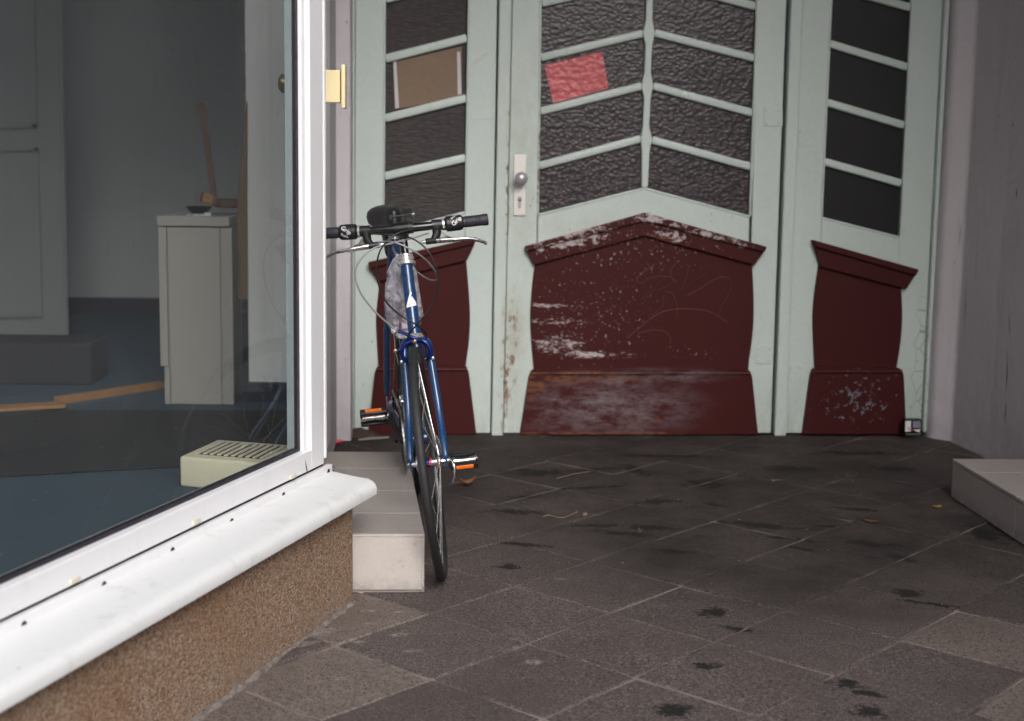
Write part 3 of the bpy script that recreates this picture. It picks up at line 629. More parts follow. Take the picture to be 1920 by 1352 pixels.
link('hinge_plate', dprism([(1480, 742), (1497, 742), (1495, 806), (1476, 806)], LF-.003, LF+.001, .001), M['mint'], t)

# paper and card behind or on the panes
solo('pink_paper', dprism([(1021.5, 122), (1130, 96), (1142.5, 165), (1038, 193)], GY-.0012, GY-.0004, 0), M['pink'], 'pink sheet of paper on the hammered glass beside the lock of the middle door', 'paper', DP(1080, 145, GY))
cb = thing('cardboard_sheet', 'brown cardboard sheet taped in the left door pane above the bicycle saddle', 'cardboard', DP(800, 150, GY))
link('sheet', dprism([(738, 116), (866, 86), (866, 184), (740, 204)], GY-.0014, GY-.0004, 0), M['cardboard'], cb)
link('tape_strip', dprism([(737, 114), (742.5, 113), (748, 202), (741, 203)], GY-.0024, GY-.0015, 0), M['tape'], cb)
link('tape_strip', dprism([(857, 97), (863, 96), (865.5, 176), (858.5, 177)], GY-.0024, GY-.0015, 0), M['tape'], cb)

# small action camera in the corner
ac = thing('action_camera', 'small silver and black action camera on the ground in the right door corner', 'camera', (2.065, 5.86, 0))
AY = 5.85
def AP(x, y): return PY(x, y, AY)
link('case', prism([AP(1697.5, 786.5), AP(1728.5, 786), AP(1729.5, 790), AP(1728.5, 816.5), AP(1696.5, 817), AP(1696, 791)], (0, .038, 0), .004, 2), M['blackgloss'], ac)
link('face_plate', prism([AP(1697.5, 789.5), AP(1708, 789), AP(1707.5, 809), AP(1697, 809.5)], (0, -.002, 0), .0006), M['silver'], ac)
link('face_plate', prism([AP(1712, 805.5), AP(1725.5, 805), AP(1724, 810.5), AP(1716, 808.5)], (0, -.002, 0), .0004), M['silver'], ac)
link('lens_window', prism([AP(1711, 789.5), AP(1726, 789), AP(1726, 802), AP(1711, 802.5)], (0, -.004, 0), .001), M['lens'], ac)
link('record_light', lathe([(.0055, 0), (.0055, -.003), (.003, -.0042), (0, -.0045)], AP(1708.5, 806), (0, 1, 0), 14), M['red'], ac)
link('button_ring', lathe([(.0055, -.001), (.0055, -.0032), (.0038, -.0032), (.0038, -.001)], AP(1703, 803.5), (0, 1, 0), 16, True), M['black'], ac)
link('base_clip', prism([AP(1698, 812.5), AP(1727, 812), AP(1727, 815.5), AP(1698, 816)], (0, -.003, 0), .0006), M['steel'], ac)

# ================================================================== SHOP WINDOW, left
U_END = .345                                     # right end of the window frame along WD, measured from the plinth corner
sh = thing('shop_window', 'white framed shop window with one large pane above a white stone sill', 'window', W3(-.6, -.1, .28))
ZS0, ZS1 = .28, .316                             # sill
RO = -.124                                       # plane of the rail at the back of the sill
# sill: rounded nose, splayed free end
def sill():
    bm = bmesh.new()
    oF = .036
    pR = PZ(712, 925.5, ZS0); uF = (pR - WC).dot(WD)
    pB = PZ(629, 884, ZS1); uB = (pB - WC).dot(WD)
    prof = [(RO-.02, ZS0), (oF, ZS0), (oF+.001, ZS0+.016), (oF-.005, ZS1-.008), (oF-.016, ZS1-.0015), (oF-.03, ZS1), (RO-.02, ZS1+.003)]
    def uend(o): k = (o-RO)/(oF-RO); return uB + (uF-uB)*k
    us = [-2.6, -2.0, -1.4, -.8, -.4, -.1, None]
    rings = []
    for u in us: rings.append([bm.verts.new(W3(uend(o) if u is None else u, o, z)) for o, z in prof])
    for a, b in zip(rings, rings[1:]):
        for k in range(len(prof)): bm.faces.new((a[k], a[(k+1) % len(prof)], b[(k+1) % len(prof)], b[k]))
    bm.faces.new(rings[0][::-1]); bm.faces.new(rings[-1])
    ee = [e for e in bm.edges if set(e.verts) <= set(rings[-1])]
    bmesh.ops.bevel(bm, geom=ee, offset=.009, segments=3, affect='EDGES')
    return bm
link('sill', sill(), M['sill'], sh, sm=True, ang=50)
pRB = PZ(630, 884.6, ZS1); uR = (pRB-WC).dot(WD)
RZ = ZS1 + .0205
rail = link('base_rail', wbox(-2.6, uR, RO-.012, RO+.004, ZS1+.0015, RZ, .0012), M['pvc'], sh)
for (x, y) in ((45, 1172), (195, 1097), (323.5, 1032.5), (434.5, 978), (531.5, 928.5), (616, 884.5)):
    p = PW(x, y, RO+.004); link('screw_hole', lathe([(.0080, .0), (.0080, .0008), (.0, .0009)], p, WN, 12), M['hole'], rail)
for (x, y) in ((624, 875), (625.5, 883), (627, 876)):
    p = PW(x, y, RO+.004); link('screw_hole', lathe([(.0022, .0), (.0022, .0008), (.0, .0009)], p, WN, 8), M['hole'], rail)
# frame: measured on its face plane
FO = RO - .004
def UW(x, y): return (PW(x, y, FO)-WC).dot(WD)
fz0 = RZ + .0075; gz0 = PW(574, 848, FO).z
uo = UW(613.5, 500); ui = UW(582, 500)
FT = 2.55
link('gap_strip', wbox(-2.6, uo-.005, FO-.05, FO-.012, ZS1+.002, RZ+.006), M['gasket'], sh)
link('bottom_member', wbox(-2.6, uo-.0255, FO-.06, FO, fz0, gz0, .003, 2), M['pvc'], sh)
link('stile', wbox(ui, uo-.025, FO-.06, FO+.0006, fz0+.001, FT, .003, 2), M['pvc'], sh)
link('cover_strip', wbox(uo-.0248, uo-.012, FO-.055, FO-.006, fz0+.004, FT, .002), M['pvc'], sh)
link('cover_strip', wbox(uo-.0118, uo, FO-.06, FO-.002, fz0+.012, FT, .002), M['pvc'], sh)
link('top_member', wbox(-2.6, uo, FO-.06, FO+.001, FT+.001, FT+.1, .003), M['pvc'], sh)
u_g = UW(574, 500)
link('glazing_bead', wbox(u_g+.004, ui-.0005, FO-.05, FO-.012, gz0, FT, .002), M['pvc'], sh)
bm = bmesh.new()
add_prism(bm, [W3(-2.6, FO-.022, gz0-.002), W3(u_g+.004, FO-.022, gz0-.002), W3(u_g+.004, FO-.034, gz0-.002), W3(-2.6, FO-.034, gz0-.002)], (0, 0, .012))
add_prism(bm, [W3(u_g-.012, FO-.022, gz0+.0102), W3(u_g+.004, FO-.022, gz0+.0102), W3(u_g+.004, FO-.034, gz0+.0102), W3(u_g-.012, FO-.034, gz0+.0102)], (0, 0, FT-gz0))
link('gasket', bm, M['gasket'], sh)
link('glass', wbox(-2.6, u_g, FO-.030, FO-.026, gz0+.004, FT), M['glass'], sh)
link('spacer_bar', wbox(u_g-.0148, u_g-.005, FO-.050, FO-.032, gz0+.006, FT), M['spacer'], sh)
for (x, y) in ((139, 1088), (367, 979), (548, 893)):
    p = PW(x, y, FO); d = bmesh.new()
    add_obox(d, p + WN*.002, WD*.0165, WN*.003, (0, 0, .0058)); bmesh.ops.recalc_face_normals(d, faces=d.faces); bev(d, .0022, 2)
    link('drain_cap', d, M['cap'], sh, sm=True)
link('scuff_mark', prism([PW(x, y, FO+.0003) for x, y in ((572.2, 861), (574, 870), (576.5, 880), (575.5, 888), (573, 875))], WN*.0004), simple('black_scuff', (.12, .11, .12), .8), sh)
link('corner_post', wbox(uo+.0005, uo+.004, FO-.06, FO-.030, ZS1+.003, .485, .001), simple('grey_brown_trim', (.22, .19, .18), .5), sh)
# pebble dash plinth
solo('wall', prism([W3(-2.6, 0, -.03), W3(0, 0, -.03), W3(.02, -.03, -.03), W3(.05, -.25, -.03), W3(-2.6, -.25, -.03)], (0, 0, ZS0+.03-.001), .006, 2), M['pebble'], 'brown pebble dash wall under the white window sill', WALL, W3(-.6, -.1, 0))

# crumbled mortar along the foot of the plinth and of the pale end face
def fillet(pts, nrm_, wid, seed):
    rnd = random.Random(seed); bm = bmesh.new(); rows = []
    N = 160
    for i in range(N+1):
        p = pts[0].lerp(pts[1], i/N); w_ = wid*(.7 + .35*math.sin(i*.9)*math.sin(i*.23+1) + .25*rnd.random()); h = .004 + .004*rnd.random()
        rows.append([bm.verts.new(p + Vector((0, 0, h)) + nrm_*.0012), bm.verts.new(p + nrm_*w_*.5 + Vector((0, 0, h*.45 + .001))), bm.verts.new(p + nrm_*w_ + Vector((0, 0, -.003)))])
    for q, r in zip(rows, rows[1:]):
        for k in range(2): bm.faces.new((q[k], q[k+1], r[k+1], r[k]))
    return bm
def crumb():
    n = NB('crumbled_mortar'); c = n.mix(n.ramp(n.noise(38, 7, .8), (.38, 0.0), (.62, 1.0)), (.10, .080, .072), (.27, .23, .205)); n.bump(n.noise(140, 5, .7), .9, .004); return n.fin(c, .95)
M['crumb'] = crumb()
solo('mortar_fillet', fillet((W3(-1.6, .0, 0), W3(.0, .0, 0)), WN, .013, 3), M['crumb'], 'crumbled mortar along the foot of the pebble dash wall', 'mortar', W3(-.6, 0, 0), kind='stuff')

# ---- room behind the glass
ZF = .17
solo('floor', prism([W3(-2.6, -.2, ZF-.05), W3(.05, -.2, ZF-.05), (-.45, 4.4, ZF-.05), (-.45, 9.0, ZF-.05), (-5, 9.0, ZF-.05), (-5, 1.0, ZF-.05)], (0, 0, .05)), M['carpet'], None, None, (-2, 5, 0), kind='structure')
gp = [PZ(x, y, ZF+.004) for x, y in ((-900, 905), (-200, 905), (150, 885), (330, 875), (420, 862), (548, 850), (548, 771), (300, 771), (-900, 771))]
solo('carpet', prism(gp, (0, 0, .004)), M['gcarpet'], 'worn dark grey carpet runner across the blue floor inside the shop', 'carpet', (-1.2, 5, ZF))
solo('wall', box((-5, 8.85, ZF), (-.3, 9.0, 3.44)), M['inwall'], 'bare grey back wall of the empty shop', WALL, (-2, 8.9, ZF))
solo('skirting', box((-5, 8.83, ZF), (-.5, 8.848, ZF+.10)), M['skirt'], 'dark blue skirting along the back wall of the shop', 'skirting', (-2, 8.84, ZF))
solo('wall', box((-5.15, .8, ZF), (-5.0, 9, 3.44)), M['inwall'], 'side wall of the shop, out of the picture', WALL, (-5, 5, ZF))
solo('wall', box((-6.5, -.35, -.03), (-1.32, 1.2, 3.44)), M['plaster'], 'street side wall left of the window, unseen, lengthened to block skylight', WALL, (-3, 1.1, 0))  # unseen wall drawn out towards the street to keep skylight off the right leaf
xe = PY(464, 500, 5.76).x
pw_ = thing('wall', 'pale end wall inside the shop, right behind the brass inner knob', WALL, (xe, 5.8, ZF))
link('wall_face', box((xe, 5.76, ZF+.075), (-.432, 5.92, 3.44), .004), M['pale'], pw_)
link('skirting', box((xe-.006, 5.752, ZF), (-.434, 5.93, ZF+.0745), .002), M['skirt'], pw_)
# chipped plaster edge
bm = bmesh.new()
for (y0, y1) in ((66, 100), (120, 143), (160, 183)):
    a, b = PY(463, y0, 5.758), PY(463, y1, 5.758)
    add_prism(bm, [a + Vector((.002, 0, 0)), b + Vector((.002, 0, 0)), b + Vector((-.008, 0, .004)), a + Vector((-.003, 0, -.02))], (0, .006, 0))
link('loose_flake', bm, M['whitemark'], pw_)
# white panel door standing at the back left
dr = thing('panel_door', 'white panelled door at the left inside the dim shop', 'door', (-2.6, 7.6, ZF))
DYi = 7.6
def IP(x, y, Y=DYi): return PY(x, y, Y)
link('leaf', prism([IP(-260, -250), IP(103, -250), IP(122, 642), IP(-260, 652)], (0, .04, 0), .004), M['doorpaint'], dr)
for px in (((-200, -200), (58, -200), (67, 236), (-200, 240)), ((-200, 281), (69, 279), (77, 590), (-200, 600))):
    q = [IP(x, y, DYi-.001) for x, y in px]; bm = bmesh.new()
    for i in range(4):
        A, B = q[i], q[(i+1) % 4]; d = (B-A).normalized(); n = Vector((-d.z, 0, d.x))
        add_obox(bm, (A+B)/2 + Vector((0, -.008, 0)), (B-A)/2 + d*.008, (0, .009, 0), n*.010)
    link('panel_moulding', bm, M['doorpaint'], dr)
link('edge_strip', prism([IP(103, -250, DYi-.012), IP(109, -250, DYi-.012), IP(127, 646, DYi-.012), IP(121, 646, DYi-.012)], (0, .03, 0), .003), M['doorpaint'], dr)
# dark low platform
solo('platform', box((-3.4, 6.12, ZF), (-1.47, 6.42, ZF+.18), .006), simple('dark_platform', (.042, .044, .052), .8), 'dark low platform on the shop floor at the left', 'platform', (-2.2, 6.4, ZF))
# cabinet
CY = 5.66
cbn = thing('cabinet', 'narrow light grey cabinet with grooved front inside the shop', 'cabinet', (-.95, CY, ZF))
def KP(x, y, Y=CY): return PY(x, y, Y)
x0, x1 = KP(302, 600).x, KP(438, 600).x; zt = KP(360, 424).z
link('carcass', box((x0+.006, CY+.012, ZF), (x1-.006, CY+.30, zt-.004), .002), M['cab'], cbn)
link('top', prism([(KP(294, 405).x, CY-.012, zt), (KP(430.5, 405).x, CY-.012, zt), (x1-.012, CY+.31, zt), (x0+.02, CY+.31, zt)], (0, 0, KP(360, 405).z-zt), .003), M['cab'], cbn)
link('front_panel', box((KP(300, 600).x, CY-.006, KP(305, 686).z), (KP(315, 600).x, CY+.011, zt-.005), .0015), M['cab'], cbn)
link('front_panel', box((KP(318, 600).x, CY-.002, ZF+.002), (KP(414, 600).x, CY+.011, zt-.005), .0015), M['cab'], cbn)
link('front_panel', box((KP(417, 600).x, CY-.004, ZF+.002), (KP(437, 600).x, CY+.011, zt-.005), .0015), M['cab'], cbn)
link('foot_strip', box((KP(308.5, 600).x, CY-.003, ZF+.002), (KP(316.5, 600).x, CY+.010, KP(310, 688).z), .001), M['cab'], cbn)
ztop = KP(360, 405).z
# things on the cabinet
A, B = PY(403, 386, CY+.16), PY(378.5, 190, CY+.20)
solo('wooden_stick', obox((A+B)/2, (B-A)/2, (.012, 0, .001), (0, .008, 0), .002), M['oldwood'], 'thin wooden stick standing upright on the cabinet', 'stick', A)
def bowl():
    bm = bmesh.new(); c = PY(373, 396, CY+.10); c.z = ztop
    add_lathe(bm, [(.012, .001), (.030, .008), (.045, .022), (.052, .034), (.048, .034), (.040, .024), (.02, .012), (.0, .011)], c, (0, 0, 1), 20); return bm
solo('bowl', bowl(), simple('dark_bowl', (.012, .016, .018), .4), 'small dark bowl on the cabinet top', 'bowl', PY(373, 396, CY+.1), sm=True)
solo('wooden_block', obox(PY(424, 381, CY+.16), (.034, .01, 0), (-.02, .05, 0), (0, 0, .017), .003), M['oldwood'], 'flat dark timber offcut at the right end of the cabinet top', 'timber', PY(424, 386, CY+.16))
solo('wooden_block', obox(PY(388, 372, CY+.17), (.022, .004, -.006), (-.01, .03, 0), (.004, 0, .020), .004), M['wood'], 'reddish timber offcut leaning behind the dark bowl on the cabinet', 'timber', PY(388, 384, CY+.17))
for k, (x, y, s) in enumerate(((353, 401, .008), (378, 399, .008), (369.5, 398, .006), (389, 395, .012), (386, 400, .008), (365, 393, .009))):
    c = PY(x, y, CY+.03); c.z = ztop+.004
    lab = ['square glass chip nearest the left on the cabinet top', 'glass chip lying below the dark bowl on the cabinet', 'small dark glass chip in front of the bowl on the cabinet', 'tallest pale glass shard at the right of the bowl', 'bluish flat glass chip right below the tall shard', 'pinkish shard against the left foot of the bowl'][k]
    solo('glass_shard', obox(c, (s, .002, .001), (-.003, s*1.3, .001), (0, 0, .003 if k != 3 else .011), .0005), simple('broken_glass_chip', (.62, .66, .68), .12), lab, 'glass', c, 'broken glass on the cabinet')
# board leaning against the end wall
A, B = PY(457, 600, 5.735), PY(463.5, 180, 5.752)
solo('wooden_board', prism([PY(447, 560, 5.74), PY(463, 560, 5.74), PY(464, 190, 5.75), PY(462.5, 190, 5.75), PY(445, 380, 5.74)], (0, .012, 0), .001), simple('brown_board', (.19, .12, .08), .75, 0, .25, 14), 'raw timber board leaning behind the cabinet against the pale end wall', 'timber', PY(455, 560, 5.74))
# planks on the floor
A, B = PZ(107, 752, ZF+.012), PZ(303, 722, ZF+.012)
d = (B-A).normalized(); n = Vector((-d.y, d.x, 0))
solo('timber_plank', obox((A+B)/2, (B-A)/2, n*.022, (0, 0, .016), .003), M['wood'], 'long square timber batten on the floor reaching to the cabinet', 'timber', A)
A, B = PZ(-60, 772, ZF+.006), PZ(121, 762, ZF+.006); d = (B-A).normalized(); n = Vector((-d.y, d.x, 0))
solo('timber_plank', prism([A-n*.05, B-n*.045, B+d*.01+n*.01, B-d*.04+n*.05, A+d*.08+n*.04, A], (0, 0, .014), .002), M['wood'], 'broken flat board on the floor at the left edge of the shop window', 'timber', A)
# heater box by the glass
hp = [PZ(337, 913, ZF), PZ(487, 926, ZF)]
hd = (hp[1]-hp[0]).normalized(); hn = Vector((-hd.y, hd.x, 0))
HZ = .094; HL = .285; HD = .30
bl = PZ(400, 823, ZF+HZ); HD = (bl - (hp[0] + Vector((0, 0, HZ)))).dot(hn); sk = (bl - (hp[0] + Vector((0, 0, HZ)))).dot(hd)
print('heater depth', HD, sk)
ht = thing('vent_heater', 'cream metal heater box with slotted top just inside the shop window', 'heater', hp[0])
hb = hn*HD + hd*sk*.5
bm = bmesh.new(); add_prism(bm, [hp[0], hp[0]+hd*HL, hp[0]+hd*HL+hb, hp[0]+hb], (0, 0, HZ)); bmesh.ops.recalc_face_normals(bm, faces=bm.faces); bev(bm, .009, 3)
link('casing', bm, M['heater'], ht, sm=True, ang=50)
bm = bmesh.new()
def HT(a, b, z): return hp[0] + hd*(HL*a) + hb*b + Vector((0, 0, z))
add_prism(bm, [HT(.14, .17, HZ+.0004), HT(.88, .17, HZ+.0004), HT(.88, .86, HZ+.0004), HT(.14, .86, HZ+.0004)], (0, 0, .0012)); link('grille_opening', bm, M['hole'], ht)
for k in range(10):
    a = .14 + .74*k/9
    link('grille_bar', prism([HT(a-.022, .16, HZ+.0018), HT(a+.022, .16, HZ+.0018), HT(a+.022, .87, HZ+.0018), HT(a-.022, .87, HZ+.0018)], (0, 0, .004), .001), M['heater'], ht)
# shop door, edge-on behind the frame, with its brass fittings
sd = thing('shop_door', 'white shop door seen edge-on behind the window frame, with brass pull and knob', 'door', (-.40, 4.3, ZF))
link('leaf', box((-.387, 4.02, ZF+.01), (-.362, 4.92, 2.3), .003), M['pvc'], sd)
HY = 4.25
xa = PY(615, 160, HY).x
pa, pb_ = PY(612, 131, HY), PY(638.3, 192.5, HY)
pl1 = link('pull_mount', box((-.3615, HY-.002, pb_.z), (pb_.x, HY+.05, pa.z), .002, 2), M['brass'], sd)
pc, pd = PY(640.2, 121.5, HY), PY(648.5, 203.5, HY)
link('pull_plate', box((pc.x, HY-.02, pd.z), (pd.x, HY+.055, pc.z), .003, 2), M['brass'], pl1)
kc = PY(552, 157, HY+.02)
link('inner_knob', lathe([(.006, .038), (.006, -.004), (.014, -.010), (.026, -.018), (.028, -.028), (.027, -.038), (.016, -.046), (0, -.047)], Vector((kc.x, kc.y, kc.z)), (1, 0, 0), 24), simple('aged_brass', (.20, .17, .09), .35, .7), sd, sm=True)
for k in range(0): pass

# ================================================================== TILED STEPS
ls = thing('tiled_step', 'low tiled step with pale end face beside the bicycle front wheel', 'step', (-.2, 4.2, 0), 'tiled entrance steps')
ZT = .165
def LX(Y): return -.026 - .070*(Y-3.76)/1.1            # right edge of the step
YF, YK = PZ(725, 1001, ZT).y, PZ(700, 847, ZT).y
link('core', prism([(-1.0, YF+.012, -.02), (LX(YF)-.012, YF+.012, -.02), (LX(YK)-.012, YK-.01, -.02), (-1.0, YK-.01, -.02)], (0, 0, ZT-.012+.02)), M['grout'], ls)
js = [YF] + [PZ(725, y, ZT).y for y in (962, 920, 878)] + [YK]
for a, b in zip(js, js[1:]):
    g = .0016
    link('tile', prism([(-.60, a+g, ZT-.0115), (LX(a), a+g, ZT-.0115), (LX(b), b-g, ZT-.0115), (-.60, b-g, ZT-.0115)], (0, 0, .0115), .0012), M['tile'], ls)
    link('side_tile', prism([(LX(a)-.0115, a+g, .002), (LX(a)+.0005, a+g, .002), (LX(b)+.0005, b-g, .002), (LX(b)-.0115, b-g, .002)], (0, 0, ZT-.0145), .001), M['tile'], ls)
link('end_face', box((-.223, YF-.004, .008), (LX(YF)-.004, YF+.0115, ZT-.006), .004, 2), M['endtile'], ls)
link('end_trim', box((-.224, YF-.0065, ZT-.0075), (LX(YF)-.001, YF+.0113, ZT-.0008), .0015), M['endtile'], ls)
link('end_trim', box((LX(YF)-.0085, YF-.0062, .02), (LX(YF)-.0005, YF+.011, ZT-.009), .0015), M['endtile'], ls)
rs = thing('tiled_step', 'grey tiled step in front of the shaded wall at the right edge', 'step', (2, 4.4, 0), 'tiled entrance steps')
ZR = .14; XR = 1.832; YR = 4.838
yj = [PZ(1837, 961, 0).y, PZ(1902, 1012, 0).y]
js = [YR, yj[0], yj[1], 2*yj[1]-yj[0], 3*yj[1]-2*yj[0]]
link('core', box((XR+.012, js[-1]+.01, -.02), (2.30, YR-.012, ZR-.012)), M['grout'], rs)
for a, b in zip(js, js[1:]):
    g = .0018
    link('tile', box((XR-.002, b+g, ZR-.0115), (2.21, a-g, ZR), .0014), M['tile'], rs)
    link('side_tile', box((XR, b+g, .003), (XR+.0115, a-g, ZR-.015), .0014), M['tile'], rs)
link('end_tile', box((XR+.0125, YR-.0115, .003), (2.21, YR, ZR-.015), .001), M['tile'], rs)

# ================================================================== BICYCLE
FC = Vector((.024, 3.893, 0)); RC0 = Vector((-.064, 4.90, 0))
uu = (FC-RC0).normalized(); RCn = FC - uu*1.0
left = Vector((-uu.y, uu.x, 0)); LEAN = rad(5.9)
hup = Vector((0, 0, 1))*math.cos(LEAN) - left*math.sin(LEAN); lt = left*math.cos(LEAN) + Vector((0, 0, 1))*math.sin(LEAN)
BM = Matrix(((uu.x, lt.x, hup.x, RCn.x), (uu.y, lt.y, hup.y, RCn.y), (uu.z, lt.z, hup.z, 0), (0, 0, 0, 1))); BI = BM.inverted()
bk = bpy.data.objects.new('bicycle', None); C.objects.link(bk); bk.matrix_world = BM; bk.empty_display_size = .2
tag(bk, 'blue road bicycle with flat black handlebar leaning against the tiled step', 'bicycle')
R = .328
AX = Vector((math.cos(rad(107.5)), 0, math.sin(rad(107.5))))   # steering axis, upwards
fa = Vector((1.0, 0, R)); nrm = Vector((AX.z, 0, -AX.x))
p0 = fa - nrm*.05
def SA(h): return p0 + AX*((h-p0.z)/AX.z)
ST = Matrix.Translation(p0) @ Matrix.Rotation(rad(-6.5), 4, AX) @ Matrix.Translation(-p0)
def bp(name, bm, mat, parent=None, steer=False, sm=True, ang=45):
    if steer: bmesh.ops.transform(bm, matrix=ST, verts=bm.verts)
    return link(name, bm, M[mat], parent or bk, sm=sm, ang=ang)
BB = Vector((.425, 0, .281)); SEAT = Vector((.230, 0, .905)); HT_, HB = SA(.862), SA(.668)
ra = Vector((0, 0, R))
fr = bmesh.new()
stv = (SEAT-BB).normalized()
add_tube(fr, [BB, SEAT], .0143, 14); add_tube(fr, [SEAT - stv*.018, HT_ - AX*.035], .0128, 14)
add_tube(fr, [BB, HB + AX*.045], .0143, 14); add_tube(fr, [HB, HT_], .0178, 18)
add_tube(fr, [BB - Vector((0, .034, 0)), BB + Vector((0, .034, 0))], .020, 18)
for sd_ in (-1, 1):
    add_tube(fr, crv([SEAT - stv*.02 + Vector((0, sd_*.012, 0)), SEAT.lerp(ra, .5) + Vector((0, sd_*.046, 0)), ra + Vector((.012, sd_*.066, .03))], 6), [.0095]*6 + [.0110]*6 + [.007], 10)
    add_tube(fr, crv([BB + Vector((-.02, sd_*.024, 0)), BB.lerp(ra, .5) + Vector((0, sd_*.045, 0)), ra + Vector((.02, sd_*.066, 0))], 6), [.0105]*6 + [.010]*6 + [.006], 10)
    add_obox(fr, ra + Vector((.006, sd_*.066, .006)), (.026, 0, 0), (0, .003, 0), (0, 0, .022))
frame = bp('frame', fr, 'blue')
# lugs, headset
hs1 = bmesh.new(); add_lathe(hs1, [(.020, 0), (.0265, .003), (.0265, .010), (.021, .013), (.021, .016), (.0235, .017), (.0235, .023), (.019, .024), (.0215, .026), (.0215, .032), (.0135, .034)], HT_, AX, 24); bp('headset_cup', hs1, 'chrome')
hs2 = bmesh.new(); add_lathe(hs2, [(.0195, .002), (.0245, -.003), (.0265, -.008), (.0245, -.012), (.017, -.014)], HB, AX, 24); bp('headset_cup', hs2, 'chrome')
# head badge: white mountain and stroke on the tube
def on_head(a, b):                     # a: around (m), b: along from the lower end (m)
    th = a/.0186; e1 = nrm; e2 = Vector((0, 1, 0))
    return HB + AX*b + (e1*math.cos(th) + e2*math.sin(th))*.0186
def badge(tris):                        # flat outline, finely cut, then laid round the tube
    bm = bmesh.new()
    for tr in tris: bm.faces.new([bm.verts.new((a, b, 0)) for a, b in tr])
    bmesh.ops.triangulate(bm, faces=bm.faces[:])
    bmesh.ops.subdivide_edges(bm, edges=bm.edges[:], cuts=5, use_grid_fill=True)
    for v in bm.verts: v.co = on_head(v.co.x, v.co.y)
    return bm
L0 = .078
bp('head_badge', badge([[(-.0175, L0+.000), (.0165, L0+.005), (.0165, L0+.012), (.004, L0+.031), (-.004, L0+.026)], [(-.0175, L0+.004), (-.0150, L0+.003), (.0045, L0+.042), (.001, L0+.045)]]), 'whitemark', frame, sm=False)
for k in range(3): bp('badge_dot', lathe([(.0018, 0), (.0018, .0005), (0, .0006)], on_head(-.005+.007*k, L0+.008+.001*k) + nrm*.0002, nrm, 8), 'blue', frame)
# seat post, saddle, saddle bag
bp('seat_clamp', tube([SEAT - stv*.002, SEAT + stv*.018], .0172, 18), 'chrome')
bp('seat_post', tube([SEAT, SEAT + stv*.066], .0132, 14), 'black')
def saddle():
    bm = bmesh.new(); rings = []
    sect = [(.085, .068, .030), (.07, .078, .040), (.03, .080, .043), (-.03, .066, .042), (-.08, .042, .040), (-.14, .028, .038), (-.175, .020, .030), (-.188, .008, .018)]
    top = Vector((SEAT + stv*.060)) + Vector((-.02, 0, .0))
    for s, hw, hh in sect:
        ring = []
        for k in range(16):
            a = math.pi*2*k/16; x = math.copysign(abs(math.cos(a))**.75, math.cos(a))*hw; z = math.copysign(abs(math.sin(a))**.8, math.sin(a)); z = z*.036 if z > 0 else z*(.046 if abs(x) > hw*.4 else .012)
            ring.append(bm.verts.new(top + Vector((-s, x, z + hh*.45))))
        rings.append(ring)
    for a, b in zip(rings, rings[1:]):
        for k in range(16): bm.faces.new((a[k], a[(k+1) % 16], b[(k+1) % 16], b[k]))
    bm.faces.new(rings[0]); bm.faces.new(rings[-1][::-1]); return bm
bp('saddle', saddle(), 'black', sm=True, ang=80)
def sbag():
    c = SEAT + Vector((-.085, 0, .01)); bm = bmesh.new()
    add_prism(bm, [c + Vector((-.05, -.035, .085)), c + Vector((.055, -.030, .085)), c + Vector((.05, -.022, -.02)), c + Vector((-.005, -.030, -.085)), c + Vector((-.06, -.035, .0))], (0, .068, 0))
    bmesh.ops.recalc_face_normals(bm, faces=bm.faces); bev(bm, .016, 3); return bm
bp('saddle_bag', sbag(), 'black')
# fork
fk = bmesh.new(); cr_ = SA(.655)
add_tube(fk, [SA(.632), SA(.664)], .0175, 14)
for s_ in (-1, 1):
    add_tube(fk, crv([cr_ + Vector((0, s_*.012, .002)), cr_ + Vector((.002, s_*.031, -.008)) - AX*.004, SA(.60) + Vector((0, s_*.037, 0)), SA(.46) + Vector((.003, s_*.0435, 0)), fa + Vector((-.008, s_*.049, .03)), fa + Vector((0, s_*.050, .006))], 5), [.012]*5 + [.0125]*5 + [.012]*5 + [.0105]*5 + [.0085]*5 + [.007], 12)
    add_obox(fk, fa + Vector((0, s_*.050, 0)), (.009, 0, 0), (0, .0025, 0), (0, 0, .016))
fork = bp('fork', fk, 'blue', steer=True)
